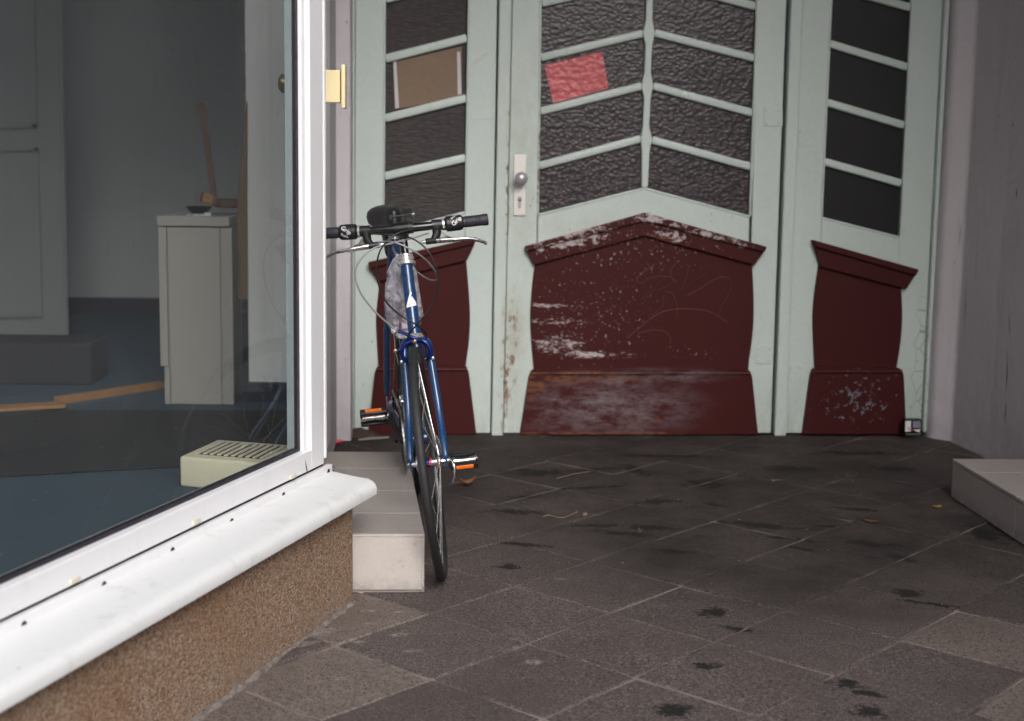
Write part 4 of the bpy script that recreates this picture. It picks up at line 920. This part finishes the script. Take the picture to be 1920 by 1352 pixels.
# wheels
def torus(c, R_, r, axis=(0, 1, 0), n=72, k=12, sx=1.0):
    prof = [(R_ + r*math.cos(2*math.pi*i/k), r*sx*math.sin(2*math.pi*i/k)) for i in range(k)]
    return lathe(prof, c, axis, n, True)
def wheel(c, steer, fw_, n_sp):
    tw = bp('front_wheel' if fw_ else 'rear_wheel', torus(c, R-.0125, .0125, n=96), 'rubber', steer=steer)
    tw['label'] = 'front wheel with thin black tyre and silver hub' if fw_ else 'rear wheel with cassette on its hub'
    rim = lathe([(R-.0195, -.0095), (R-.028, -.0098), (R-.036, -.006), (R-.038, 0), (R-.036, .006), (R-.028, .0098), (R-.0195, .0095), (R-.023, 0)], c, (0, 1, 0), 96, True)
    bp('rim', rim, 'rim', tw, steer)
    hw = .036 if fw_ else .055
    bp('hub', lathe([(.006, -hw-.012), (.008, -hw), (.021, -hw+.003), (.021, -hw+.006), (.0125, -hw+.012), (.0115, 0), (.0125, hw-.012), (.021, hw-.006), (.021, hw-.003), (.008, hw), (.006, hw+.012)], c, (0, 1, 0), 24), 'alu', tw, steer)
    for k in range(n_sp):
        a = 2*math.pi*k/n_sp; s_ = 1 if k % 2 else -1; off = (1 if (k//2) % 2 else -1)*rad(38)
        p = c + Vector((math.cos(a+off)*.019, s_*(hw-.0045), math.sin(a+off)*.019)); q = c + Vector((math.cos(a)*(R-.037), s_*.001, math.sin(a)*(R-.037)))
        bp('spoke', tube([p, q], .0011 if fw_ else .0009, 5), 'chrome' if fw_ else 'rim', tw, steer)
    return tw
fwh = wheel(fa, True, True, 28); rwh = wheel(ra, False, False, 28)
# blue and red hub label
bp('hub_label', lathe([(.0127, -.010), (.0127, .004)], fa, (0, 1, 0), 24), 'anod', fwh, True)
bp('hub_label', lathe([(.0127, .0045), (.0127, .009)], fa, (0, 1, 0), 24), 'red', fwh, True)
bp('valve', tube([fa + Vector((.10, .002, -(R-.038)*.93)), fa + Vector((.086, .002, -(R-.038)*.80))], .003, 8), 'black', fwh, True)
# quick release
bp('quick_release', tube(crv([fa + Vector((0, .055, 0)), fa + Vector((.004, .066, -.002)), fa + Vector((.012, .070, -.022)), fa + Vector((.014, .066, -.050)), fa + Vector((.012, .060, -.062))], 5), [.0045]*5 + [.0042]*5 + [.0034]*5 + [.003]*5 + [.0022], 8), 'alu', None, True)
bp('axle_nut', lathe([(.009, .050), (.009, .060), (.006, .063)], fa, (0, 1, 0), 12), 'steel', None, True)
bp('axle_nut', lathe([(.009, -.050), (.009, -.060), (.006, -.063)], fa, (0, 1, 0), 12), 'steel', None, True)
# crankset on bike's right (-Y local)
ca = rad(-18)
crk = Vector((math.cos(ca), 0, math.sin(ca)))
ring = bmesh.new(); nT = 48
cc = BB + Vector((0, -.046, 0)); ro = []
prf = []
for k in range(nT*2):
    a = math.pi*k/nT; r_ = .1045 if k % 2 else .0995; prf.append((a, r_))
o1 = [ring.verts.new(cc + Vector((math.cos(a)*r, -.0018, math.sin(a)*r))) for a, r in prf]; o2 = [ring.verts.new(cc + Vector((math.cos(a)*r, .0018, math.sin(a)*r))) for a, r in prf]
i1 = [ring.verts.new(cc + Vector((math.cos(a)*.080, -.0018, math.sin(a)*.080))) for a, r in prf]; i2 = [ring.verts.new(cc + Vector((math.cos(a)*.080, .0018, math.sin(a)*.080))) for a, r in prf]
for k in range(len(prf)):
    j = (k+1) % len(prf)
    ring.faces.new((o1[k], o1[j], o2[j], o2[k])); ring.faces.new((i1[k], i2[k], i2[j], i1[j])); ring.faces.new((o1[k], i1[k], i1[j], o1[j])); ring.faces.new((o2[k], o2[j], i2[j], i2[k]))
for k in range(5):
    a = ca + 2*math.pi*k/5 + .6; dd = Vector((math.cos(a), 0, math.sin(a))); add_obox(ring, cc + dd*.048, dd*.040, (0, .0025, 0), Vector((-dd.z, 0, dd.x))*.007)
bp('chainring', ring, 'black')
def crank(side, d, mat):
    a = BB + Vector((0, side*.040, 0)); b = BB + Vector((0, side*.070, 0)) + d*.170
    bm = bmesh.new(); add_tube(bm, [a, a.lerp(b, .12) + Vector((0, side*.012, 0)), a.lerp(b, .5) + Vector((0, side*.008, 0)), b], [.017, .013, .0105, .013], 12, True, .75)
    return bp('crank_arm', bm, mat), b
_, pe1 = crank(1, crk, 'alu'); _, pe2 = crank(-1, -crk, 'black')
def pedal(pe, side, tilt):
    c = pe + Vector((0, side*.056, 0)); f_ = Vector((math.cos(tilt), 0, math.sin(tilt))); n_ = Vector((-f_.z, 0, f_.x))
    core = tube([pe + Vector((0, side*.004, 0)), pe + Vector((0, side*.025, 0)), pe + Vector((0, side*.05, 0)), pe + Vector((0, side*.08, 0)), pe + Vector((0, side*.10, 0))], [.008, .013, .009, .010, .014], 12)
    pd_ = bp('pedal', core, 'alu')
    for q in (-1, 1):
        bm = obox(c + f_*(.036*q), f_*.008, (0, .043, 0), n_*.0098, .003, 2); rl = bp('pedal_rail', bm, 'black', pd_)
        if q == 1: bp('reflector', obox(c + f_*(.0455) + Vector((0, side*.0, 0)), f_*.0022, (0, .027, 0), n_*.0055, .0012), 'orange', pd_, sm=False)
    for q in (-1, 1): bp('pedal_side', obox(c + Vector((0, q*.041, 0)), f_*.036, (0, .003, 0), n_*.008, .002), 'black', pd_)
pedal(pe1, 1, rad(-13)); pedal(pe2, -1, rad(40))
# chain, cassette, derailleur
chn = bmesh.new(); cp = []
cy_ = -.046
for k in range(25):
    a = rad(-95 + 190*k/24); cp.append(BB + Vector((math.cos(a)*.102, cy_, math.sin(a)*.102)))
rtp, rbt = ra + Vector((.0, cy_, .040)), Vector((.03, cy_, R-.055))
for a, b, n_ in ((BB + Vector((math.cos(rad(-95))*.102, cy_, -.102)), Vector((.06, cy_, .225)), 24), (Vector((.06, cy_, .225)), Vector((.035, cy_, .27)), 4), (BB + Vector((-.009, cy_, .102)), rtp, 26)):
    cp += [None] + [a.lerp(b, k/n_) for k in range(n_+1)]
prev = None
for p in cp:
    if p is not None and prev is not None:
        d = (p-prev); ln_ = d.length; d.normalize(); add_obox(chn, (p+prev)/2, d*(ln_*.48), (0, .0028, 0), Vector((-d.z, 0, d.x))*.0042)
    prev = p
bp('chain', chn, 'steel', sm=False)
cs_ = bmesh.new()
for k, r_ in enumerate((.024, .028, .032, .037, .042, .047)): add_lathe(cs_, [(r_-.002, -.0012), (r_, 0), (r_-.002, .0012)], ra + Vector((0, -.050+.0048*k, 0)), (0, 1, 0), 28)
bp('cassette', cs_, 'black')
de = bmesh.new(); add_obox(de, Vector((.02, -.075, R-.05)), (.018, 0, 0), (0, .010, 0), (0, 0, .020)); add_obox(de, Vector((.045, -.052, R-.085)), (.010, 0, .02), (0, .004, 0), (.01, 0, -.03))
bp('derailleur', de, 'black')
fd = bmesh.new(); fdc = BB + stv*.125 + Vector((.02, -.046, 0)); add_obox(fd, fdc + Vector((.0, -.006, 0)), (.030, 0, .004), (0, .001, 0), (0, 0, .012)); add_obox(fd, fdc + Vector((0, .006, 0)), (.030, 0, .004), (0, .001, 0), (0, 0, .012)); add_obox(fd, fdc + Vector((-.018, .025, .01)), (.008, 0, 0), (0, .02, 0), (0, 0, .008))
bp('front_derailleur', fd, 'alu')
# stem and handlebar
QT = SA(.950)
BC = QT + nrm*.06 + AX*.004                      # bar clamp centre
sm_ = bmesh.new(); add_tube(sm_, [SA(.885), SA(.940), QT + AX*.012], [.0112, .0112, .0125], 16)
add_tube(sm_, [QT - nrm*.006, QT + nrm*.02, BC - nrm*.004], [.0165, .0145, .0155], 16)
add_tube(sm_, [BC - Vector((0, .021, 0)), BC + Vector((0, .021, 0))], .0185, 18)
stem = bp('stem', sm_, 'blackgloss', steer=True)
bp('stem_bolt', lathe([(.0065, 0), (.0065, .004), (.0045, .0055), (0, .0055)], SA(.930) + nrm*.0125, nrm, 14), 'chrome', stem, True)
HBW = .262
BT = rad(-2.2)
def bar_pt(y): k = max(0, abs(y)-.03)/.23; y *= .93; return BC + Vector((-.020*k*k - .004*k, y*math.cos(BT), .004*k + y*math.sin(BT)))
ys = [-HBW + .02*i for i in range(27)]; ys[-1] = HBW
hb_ = bmesh.new(); add_tube(hb_, [bar_pt(y) for y in ys], [(.0130 if abs(y) < .055 else (.0122 if abs(y) < .09 else .0111)) for y in ys], 16)
hbar = bp('handlebar', hb_, 'blackgloss', steer=True)
for s_ in (-1, 1):
    g0, g1 = .190, .266
    bp('grip', tube([bar_pt(s_*(g0 + (g1-g0)*k/8)) for k in range(9)], [.0150, .0158, .0160, .0158, .0156, .0156, .0160, .0172, .0170], 20), 'grip', hbar, True, ang=70)
    for k in range(5): bp('grip_rib', lathe([(.0164, -.0011), (.0170, 0), (.0164, .0011)], bar_pt(s_*(.200+.010*k)), bar_pt(s_*.25)-bar_pt(s_*.19), 20), 'grip', hbar, True)
    shf = bp('gear_shifter', tube([bar_pt(s_*y) for y in (.132, .137, .139, .150, .182, .188)], [.0165, .0185, .0215, .0225, .0222, .0195], 24), 'black', hbar, True, ang=35)
    bp('shifter_ring', tube([bar_pt(s_*.126), bar_pt(s_*.132)], .0175, 20), 'chrome', hbar, True)
    # brake lever clamp and blade
    c0 = bar_pt(s_*.108)
    cl_ = bmesh.new(); add_tube(cl_, [bar_pt(s_*.094), bar_pt(s_*.124)], .0160, 16)
    add_tube(cl_, [c0 + Vector((.004, 0, -.006)), c0 + Vector((.022, -s_*.002, -.026)), c0 + Vector((.034, -s_*.012, -.040))], [.0145, .012, .0095], 10)
    add_tube(cl_, [c0 + Vector((.036, -s_*.004, -.041)), c0 + Vector((.033, -s_*.034, -.041))], .0092, 10)
    lev = bp('brake_lever', cl_, 'black', hbar, True)
    bl_ = crv([c0 + Vector((.035, -s_*.012, -.042)), c0 + Vector((.038, s_*.02, -.043)), c0 + Vector((.039, s_*.055, -.045)), c0 + Vector((.034, s_*.090, -.048)), c0 + Vector((.026, s_*.120, -.059)), c0 + Vector((.020, s_*.136, -.068))], 5)
    bp('lever_blade', tube(bl_, [.0085]*5 + [.0078]*5 + [.0064]*5 + [.0055]*5 + [.005]*5 + [.0055], 12, True, .8), 'alu', lev, True, ang=60)
    bp('lever_web', prism([c0 + Vector((.034, s_*.002, -.040)), c0 + Vector((.037, s_*.052, -.042)), c0 + Vector((.024, s_*.026, -.032)), c0 + Vector((.016, s_*.014, -.018))], (0, 0, .003) if False else (-.004, 0, 0), .001), 'steel', lev, True, sm=False)
    bp('barrel_adjuster', lathe([(.0045, 0), (.005, .004), (.005, .012), (.003, .016)], c0 + Vector((.033, -s_*.034, -.041)), (0, -s_, 0), 12), 'chrome', lev, True)
# lettering on the shifters: GRIP SHIFT and slanted stripes
def text_mesh(s, size):
    cu = bpy.data.curves.new('lettering', 'FONT'); cu.body = s; cu.size = size; cu.align_x = 'CENTER'; cu.align_y = 'CENTER'; cu.resolution_u = 2
    ob = bpy.data.objects.new('lettering', cu); C.objects.link(ob); bpy.context.view_layer.update()
    dg = bpy.context.evaluated_depsgraph_get(); me = bpy.data.meshes.new_from_object(ob.evaluated_get(dg)); bpy.data.objects.remove(ob); bpy.data.curves.remove(cu); return me
def wrap(me, s_, ang0, rot, du=0):
    bm = bmesh.new(); bm.from_mesh(me); bpy.data.meshes.remove(me)
    a, b = bar_pt(s_*.15), bar_pt(s_*.185); ax = (b-a).normalized()*s_; mid = bar_pt(s_*.1665)
    e1 = Vector((1, 0, 0)); e1 = (e1 - ax*e1.dot(ax)).normalized(); e2 = ax.cross(e1)
    if e2.z < 0: e2 = -e2
    for v in bm.verts:
        x, y = v.co.x, v.co.y; c, s = math.cos(rot), math.sin(rot); X, Y_ = x*c - y*s + du, x*s + y*c
        th = ang0 + Y_/.0229; v.co = mid + ax*X + (e1*math.cos(th) + e2*math.sin(th))*.0231
    return bm
for s_ in (-1, 1):
    bp('shifter_lettering', wrap(text_mesh('Grip', .0185), s_, .30, rad(38*s_ if s_ > 0 else -38), .002), 'whitemark', hbar, True, sm=False)
    bp('shifter_lettering', wrap(text_mesh('SHIFT', .0095), s_, -.45 if s_ < 0 else .95, rad(38*s_), -.004), 'whitemark', hbar, True, sm=False)
# accessory mount on the bar
mb = BC + Vector((.0, .004, 0))
mt = bmesh.new(); add_tube(mt, [mb + Vector((0, .014, 0)), mb + Vector((0, .030, 0))], .0175, 16); add_obox(mt, mb + Vector((-.004, .022, .022)), (.006, 0, 0), (0, .007, 0), (0, 0, .008))
for k in range(3): add_obox(mt, mb + Vector((-.004, .016+.006*k, .035)), (.006, 0, 0), (0, .0014, 0), (0, 0, .008))
add_tube(mt, [mb + Vector((-.004, .032, .036)), mb + Vector((-.004, -.026, .036))], .0028, 8); add_obox(mt, mb + Vector((-.004, -.030, .036)), (.003, 0, 0), (0, .004, 0), (0, 0, .007))
mount = bp('accessory_mount', mt, 'black', hbar, True)
bp('mount_screw', lathe([(.004, 0), (.0045, .006), (.002, .008)], mb + Vector((-.004, .032, .036)), (0, 1, 0), 10), 'chrome', hbar, True)
# front brake
bc_ = SA(.645) + nrm*.024
br = bmesh.new()
def arm(pts, r): add_tube(br, crv([bc_ + Vector(p) for p in pts], 5), r, 8)
arm([(.004, .006, .004), (.008, .022, .004), (.010, .036, -.010), (.010, .041, -.032), (.008, .034, -.050)], .0062)
arm([(.010, -.004, .006), (.012, -.020, .002), (.012, -.036, -.010), (.010, -.041, -.032), (.008, -.034, -.050)], .0062)
arm([(.012, -.022, .002), (.014, -.040, -.014), (.014, -.058, -.016)], .0052)
arm([(.006, .004, .008), (.006, -.014, .020), (.006, -.034, .034), (.006, -.052, .038)], .0048)
brk = bp('brake_caliper', br, 'anod', None, True)
for s_ in (-1, 1): bp('brake_pad', obox(bc_ + Vector((-.004, s_*.023, -.050)), (.018, 0, 0), (0, .005, 0), (0, 0, .005), .002), 'black', brk, True)
for p, r_ in (((.018, 0, .004), .0062), ((.018, -.058, -.016), .0062), ((.010, .045, -.050), .0045), ((.010, -.045, -.050), .0045)): bp('brake_bolt', lathe([(r_, 0), (r_, .005), (r_*.6, .0065), (0, .0065)], bc_ + Vector(p), (1, 0, 0), 12), 'bronze' if r_ > .006 else 'chrome', brk, True)
bp('cable_barrel', lathe([(.009, -.007), (.010, 0), (.008, .008), (.004, .010)], bc_ + Vector((.006, -.054, .040)), nrm, 14), 'chrome', brk, True)
bp('brake_wire', tube([bc_ + Vector((.012, -.056, .034)), bc_ + Vector((.016, -.058, -.014)), bc_ + Vector((.014, -.054, -.058))], .0011, 6), 'steel', brk, True)
# cables: real curves in front of the head tube, measured at their depths
def cable(pts, r, mat, name='cable'):
    q = [BI @ PY(x, y, Y) for x, y, Y in pts]; return bp(name, tube(crv(q, 8), r, 8), mat, ang=80)
cable([(803, 437.5, 3.99), (775, 446, 3.97), (735, 456, 3.93), (700, 466, 3.90), (676, 487, 3.89), (666, 513, 3.89), (674, 545, 3.90), (700, 581, 3.93), (728, 607, 3.96), (745, 622, 3.98)], .0026, 'cableg', 'brake_cable')
cable([(709, 454, 3.99), (728, 453, 3.95), (750, 458, 3.92), (780, 473, 3.93), (802, 491, 3.98), (816, 509, 4.05), (820, 521, 4.13), (814, 526, 4.22), (798, 521, 4.30), (775, 505, 4.38)], .0026, 'cableg', 'brake_cable')
cable([(838, 430, 4.00), (805, 429, 3.97), (770, 431, 3.94), (741, 440, 3.92), (718, 461, 3.91), (707, 491, 3.91), (709, 530, 3.92), (724, 566, 3.93), (752, 592, 3.94), (782, 610, 3.945), (797, 624, 3.98), (800, 640, 4.06)], .0025, 'black', 'gear_cable')
cable([(690, 437, 3.99), (720, 440, 3.97), (755, 443, 3.95), (780, 451, 3.93), (803, 472, 3.92), (818, 503, 3.92), (820, 535, 3.925), (810, 572, 3.93), (790, 600, 3.935), (770, 622, 3.96), (762, 640, 4.03)], .0025, 'black', 'gear_cable')

# plastic bag hanging in the frame, with a paper pack in it
def bag():
    rnd = random.Random(5); bm = bmesh.new(); rings = []
    lev_ = [(478, 742, 768, .010), (490, 738, 772, .030), (510, 728, 779, .042), (535, 723, 785, .05), (565, 722, 791, .055), (590, 723, 795, .055), (610, 727, 788, .05), (625, 735, 780, .04), (634, 745, 768, .02)]
    N = 22
    for i, (y, xl, xr, dp) in enumerate(lev_):
        a, b = PY(xl, y, 4.27), PY(xr, y, 4.27); c = (a+b)/2; hw = (b-a).length/2; ring = []
        for k in range(N):
            th = 2*math.pi*k/N; w_ = 1 + .10*math.sin(3*th + i*1.7) + rnd.uniform(-.07, .07)
            ring.append(bm.verts.new(c + Vector((math.cos(th)*hw*(1+.05*math.sin(5*th+i)), math.sin(th)*dp*w_ + .03*math.cos(i), rnd.uniform(-.006, .006)))))
        rings.append(ring)
    for a, b in zip(rings, rings[1:]):
        for k in range(N): bm.faces.new((a[k], a[(k+1) % N], b[(k+1) % N], b[k]))
    bm.faces.new(rings[-1])
    bmesh.ops.subdivide_edges(bm, edges=bm.edges, cuts=1, use_grid_fill=True, smooth=.6)
    for v in bm.verts: v.co += Vector((rnd.uniform(-1, 1), rnd.uniform(-1, 1), rnd.uniform(-1, 1)))*.0018
    return bm
pbg = thing('plastic_bag', 'crumpled clear plastic bag hanging in the bicycle frame behind the head tube', 'plastic bag', PY(755, 634, 4.27))
link('film', bag(), M['bag'], pbg, sm=True, ang=180)
link('handle', tube(crv([PY(727, 512, 4.25), PY(738, 488, 4.24), PY(752, 479, 4.24), PY(766, 483, 4.25), PY(771, 500, 4.26)], 6), .0035, 8), M['bag'], pbg, sm=True)
link('handle', tube(crv([PY(748, 530, 4.21), PY(752, 508, 4.2), PY(760, 497, 4.2), PY(768, 497, 4.2)], 6), .003, 8), M['bag'], pbg, sm=True)
pk = thing('paper_pack', 'white paper pack with a purple edge inside the plastic bag on the bicycle', 'packet', PY(760, 618, 4.26))
link('pack', prism([PY(754, 562, 4.245), PY(783, 562, 4.245), PY(783, 618, 4.245), PY(752, 618, 4.245)], (0, .035, 0), .003), simple('white_card', (.60, .56, .60), .6), pk)
link('edge_band', prism([PY(749.5, 562, 4.244), PY(753.7, 562, 4.244), PY(751.7, 618, 4.244), PY(748, 618, 4.244)], (0, .03, 0), .001), simple('purple_card', (.16, .05, .09), .6), pk)

# ================================================================== LITTER
def leafm(c, L, W_, ang, curl, seed):
    rnd = random.Random(seed); bm = bmesh.new(); n = 7; d = Vector((math.cos(ang), math.sin(ang), 0)); s_ = Vector((-d.y, d.x, 0)); rows = []
    for i in range(n):
        t = i/(n-1); wd = W_*math.sin(math.pi*min(.98, t*.9+.06))**.7*(1+rnd.uniform(-.25, .25)); mid = c + d*(L*(t-.5)) + Vector((0, 0, .004 + curl*(2*t-1)**2))
        rows.append([bm.verts.new(mid + s_*wd + Vector((0, 0, curl*.7))), bm.verts.new(mid), bm.verts.new(mid - s_*wd + Vector((0, 0, curl*.5)))])
    for a, b in zip(rows, rows[1:]):
        for k in range(2): bm.faces.new((a[k], a[k+1], b[k+1], b[k]))
    geo = bmesh.ops.extrude_face_region(bm, geom=bm.faces[:]); bmesh.ops.translate(bm, verts=[v for v in geo['geom'] if isinstance(v, bmesh.types.BMVert)], vec=(0, 0, .001)); return bm
solo('dry_leaf', leafm(PZ(876, 912), .062, .013, .25, .020, 1), M['leaf'], 'curled brown dry leaf on the slabs behind the right pedal', 'leaf', PZ(876, 912), sm=True)
solo('dry_leaf', leafm(PZ(1757, 953), .032, .010, .1, .003, 2), M['yleaf'], 'small yellow leaf on the slabs near the right tiled step', 'leaf', PZ(1757, 953), sm=True)
solo('dry_leaf', leafm(PZ(1634, 981), .045, .012, -.4, .004, 3), M['leaf'], 'small reddish brown leaf among the dark stains left of the right step', 'leaf', PZ(1634, 981), sm=True)
solo('twig', tube(crv([PZ(1018, 969, .004), PZ(1030, 966, .006), PZ(1053, 971, .005), PZ(1078, 962, .006), PZ(1083, 960, .005), PZ(1079, 957, .004)], 4), .0014, 6), M['twig'], 'thin pale bent twig on the slabs in the middle', 'twig', PZ(1053, 971), sm=True)
solo('twig', tube([PZ(1197, 990, .004), PZ(1201, 998, .005), PZ(1204, 993, .004)], .0013, 6), M['twig'], 'tiny forked twig on the slabs right of the pale stub', 'twig', PZ(1200, 995), sm=True)
solo('twig', tube([PZ(1045, 897, .004), PZ(1075, 889, .005), PZ(1105, 884, .004)], .0013, 6), M['twig'], 'straight thin twig on the slabs nearer the middle door', 'twig', PZ(1075, 889), sm=True)
solo('cigarette_stub', tube([PZ(1094, 965, .006), PZ(1099, 964, .006)], .0055, 10), M['twig'], 'pale cigarette stub on the slabs beside the bent twig', 'stub', PZ(1096, 966), sm=True)
solo('wrapper', obox(PZ(635, 828, .010), (.013, .003, .002), (-.002, .010, 0), (0, 0, .006), .003, 2), M['red'], 'small red wrapper at the foot of the left wall strip', 'wrapper', PZ(635, 829))
def heap():
    rnd = random.Random(9); bm = bmesh.new(); c = PZ(676, 815); rows = []
    for i in range(9):
        row = []
        for j in range(6):
            x = (i/8-.5); y = (j/5-.5); h = max(0, 1-(x*2)**2)*max(0, 1-(y*2)**2); row.append(bm.verts.new(c + Vector((x*.16 + rnd.uniform(-.004, .004), y*.10, -.002 + h*.028*(1-x) + rnd.uniform(0, .005)*(h > 0)))))
        rows.append(row)
    for a, b in zip(rows, rows[1:]):
        for k in range(5): bm.faces.new((a[k], a[k+1], b[k+1], b[k]))
    geo = bmesh.ops.extrude_face_region(bm, geom=bm.faces[:]); bmesh.ops.translate(bm, verts=[v for v in geo['geom'] if isinstance(v, bmesh.types.BMVert)], vec=(0, 0, -.012)); return bm
solo('dirt_heap', heap(), M['dirt'], 'small heap of brown dirt at the foot of the left door frame', 'dirt', PZ(676, 815), kind='stuff')
solo('chalk_streak', prism([PZ(670, 824, .001), PZ(690, 820.5, .001), PZ(728, 818.5, .001), PZ(730, 821.5, .001), PZ(700, 824, .001), PZ(674, 826, .001)], (0, 0, .0012)), simple('dried_paint', (.30, .27, .26), .9), 'pale dried paint streak on the ground under the left door leaf', 'paint streak', PZ(700, 822))
# crumbs on the slabs and on the shop floor
rnd = random.Random(21); bm = bmesh.new()
for k in range(110):
    x, y = rnd.uniform(.0, 2.0), rnd.uniform(2.9, 5.85); s_ = rnd.uniform(.0006, .0017)
    if x < .1 and y < 5: continue
    a = rnd.uniform(0, 3); add_obox(bm, (x, y, s_*.5), (math.cos(a)*s_*1.6, math.sin(a)*s_*1.6, 0), (-math.sin(a)*s_, math.cos(a)*s_, 0), (0, 0, s_*.6))
solo('grit', bm, M['twig'], 'scattered pale grit and crumbs over the dark slabs', 'grit', (1, 4, 0), kind='stuff')
bm = bmesh.new()
for k in range(34):
    p = PZ(rnd.uniform(0, 520), rnd.uniform(775, 960), ZF+.0085); s_ = rnd.uniform(.0015, .0035); a = rnd.uniform(0, 3); add_obox(bm, p, (math.cos(a)*s_*1.6, math.sin(a)*s_*1.6, 0), (-math.sin(a)*s_, math.cos(a)*s_, 0), (0, 0, s_*.3))
solo('crumbs', bm, M['twig'], 'scattered wood crumbs on the carpet inside the shop', 'crumbs', (-1, 5, ZF), kind='stuff')

for o in bpy.data.objects:
    if '_b' in o: del o['_b']
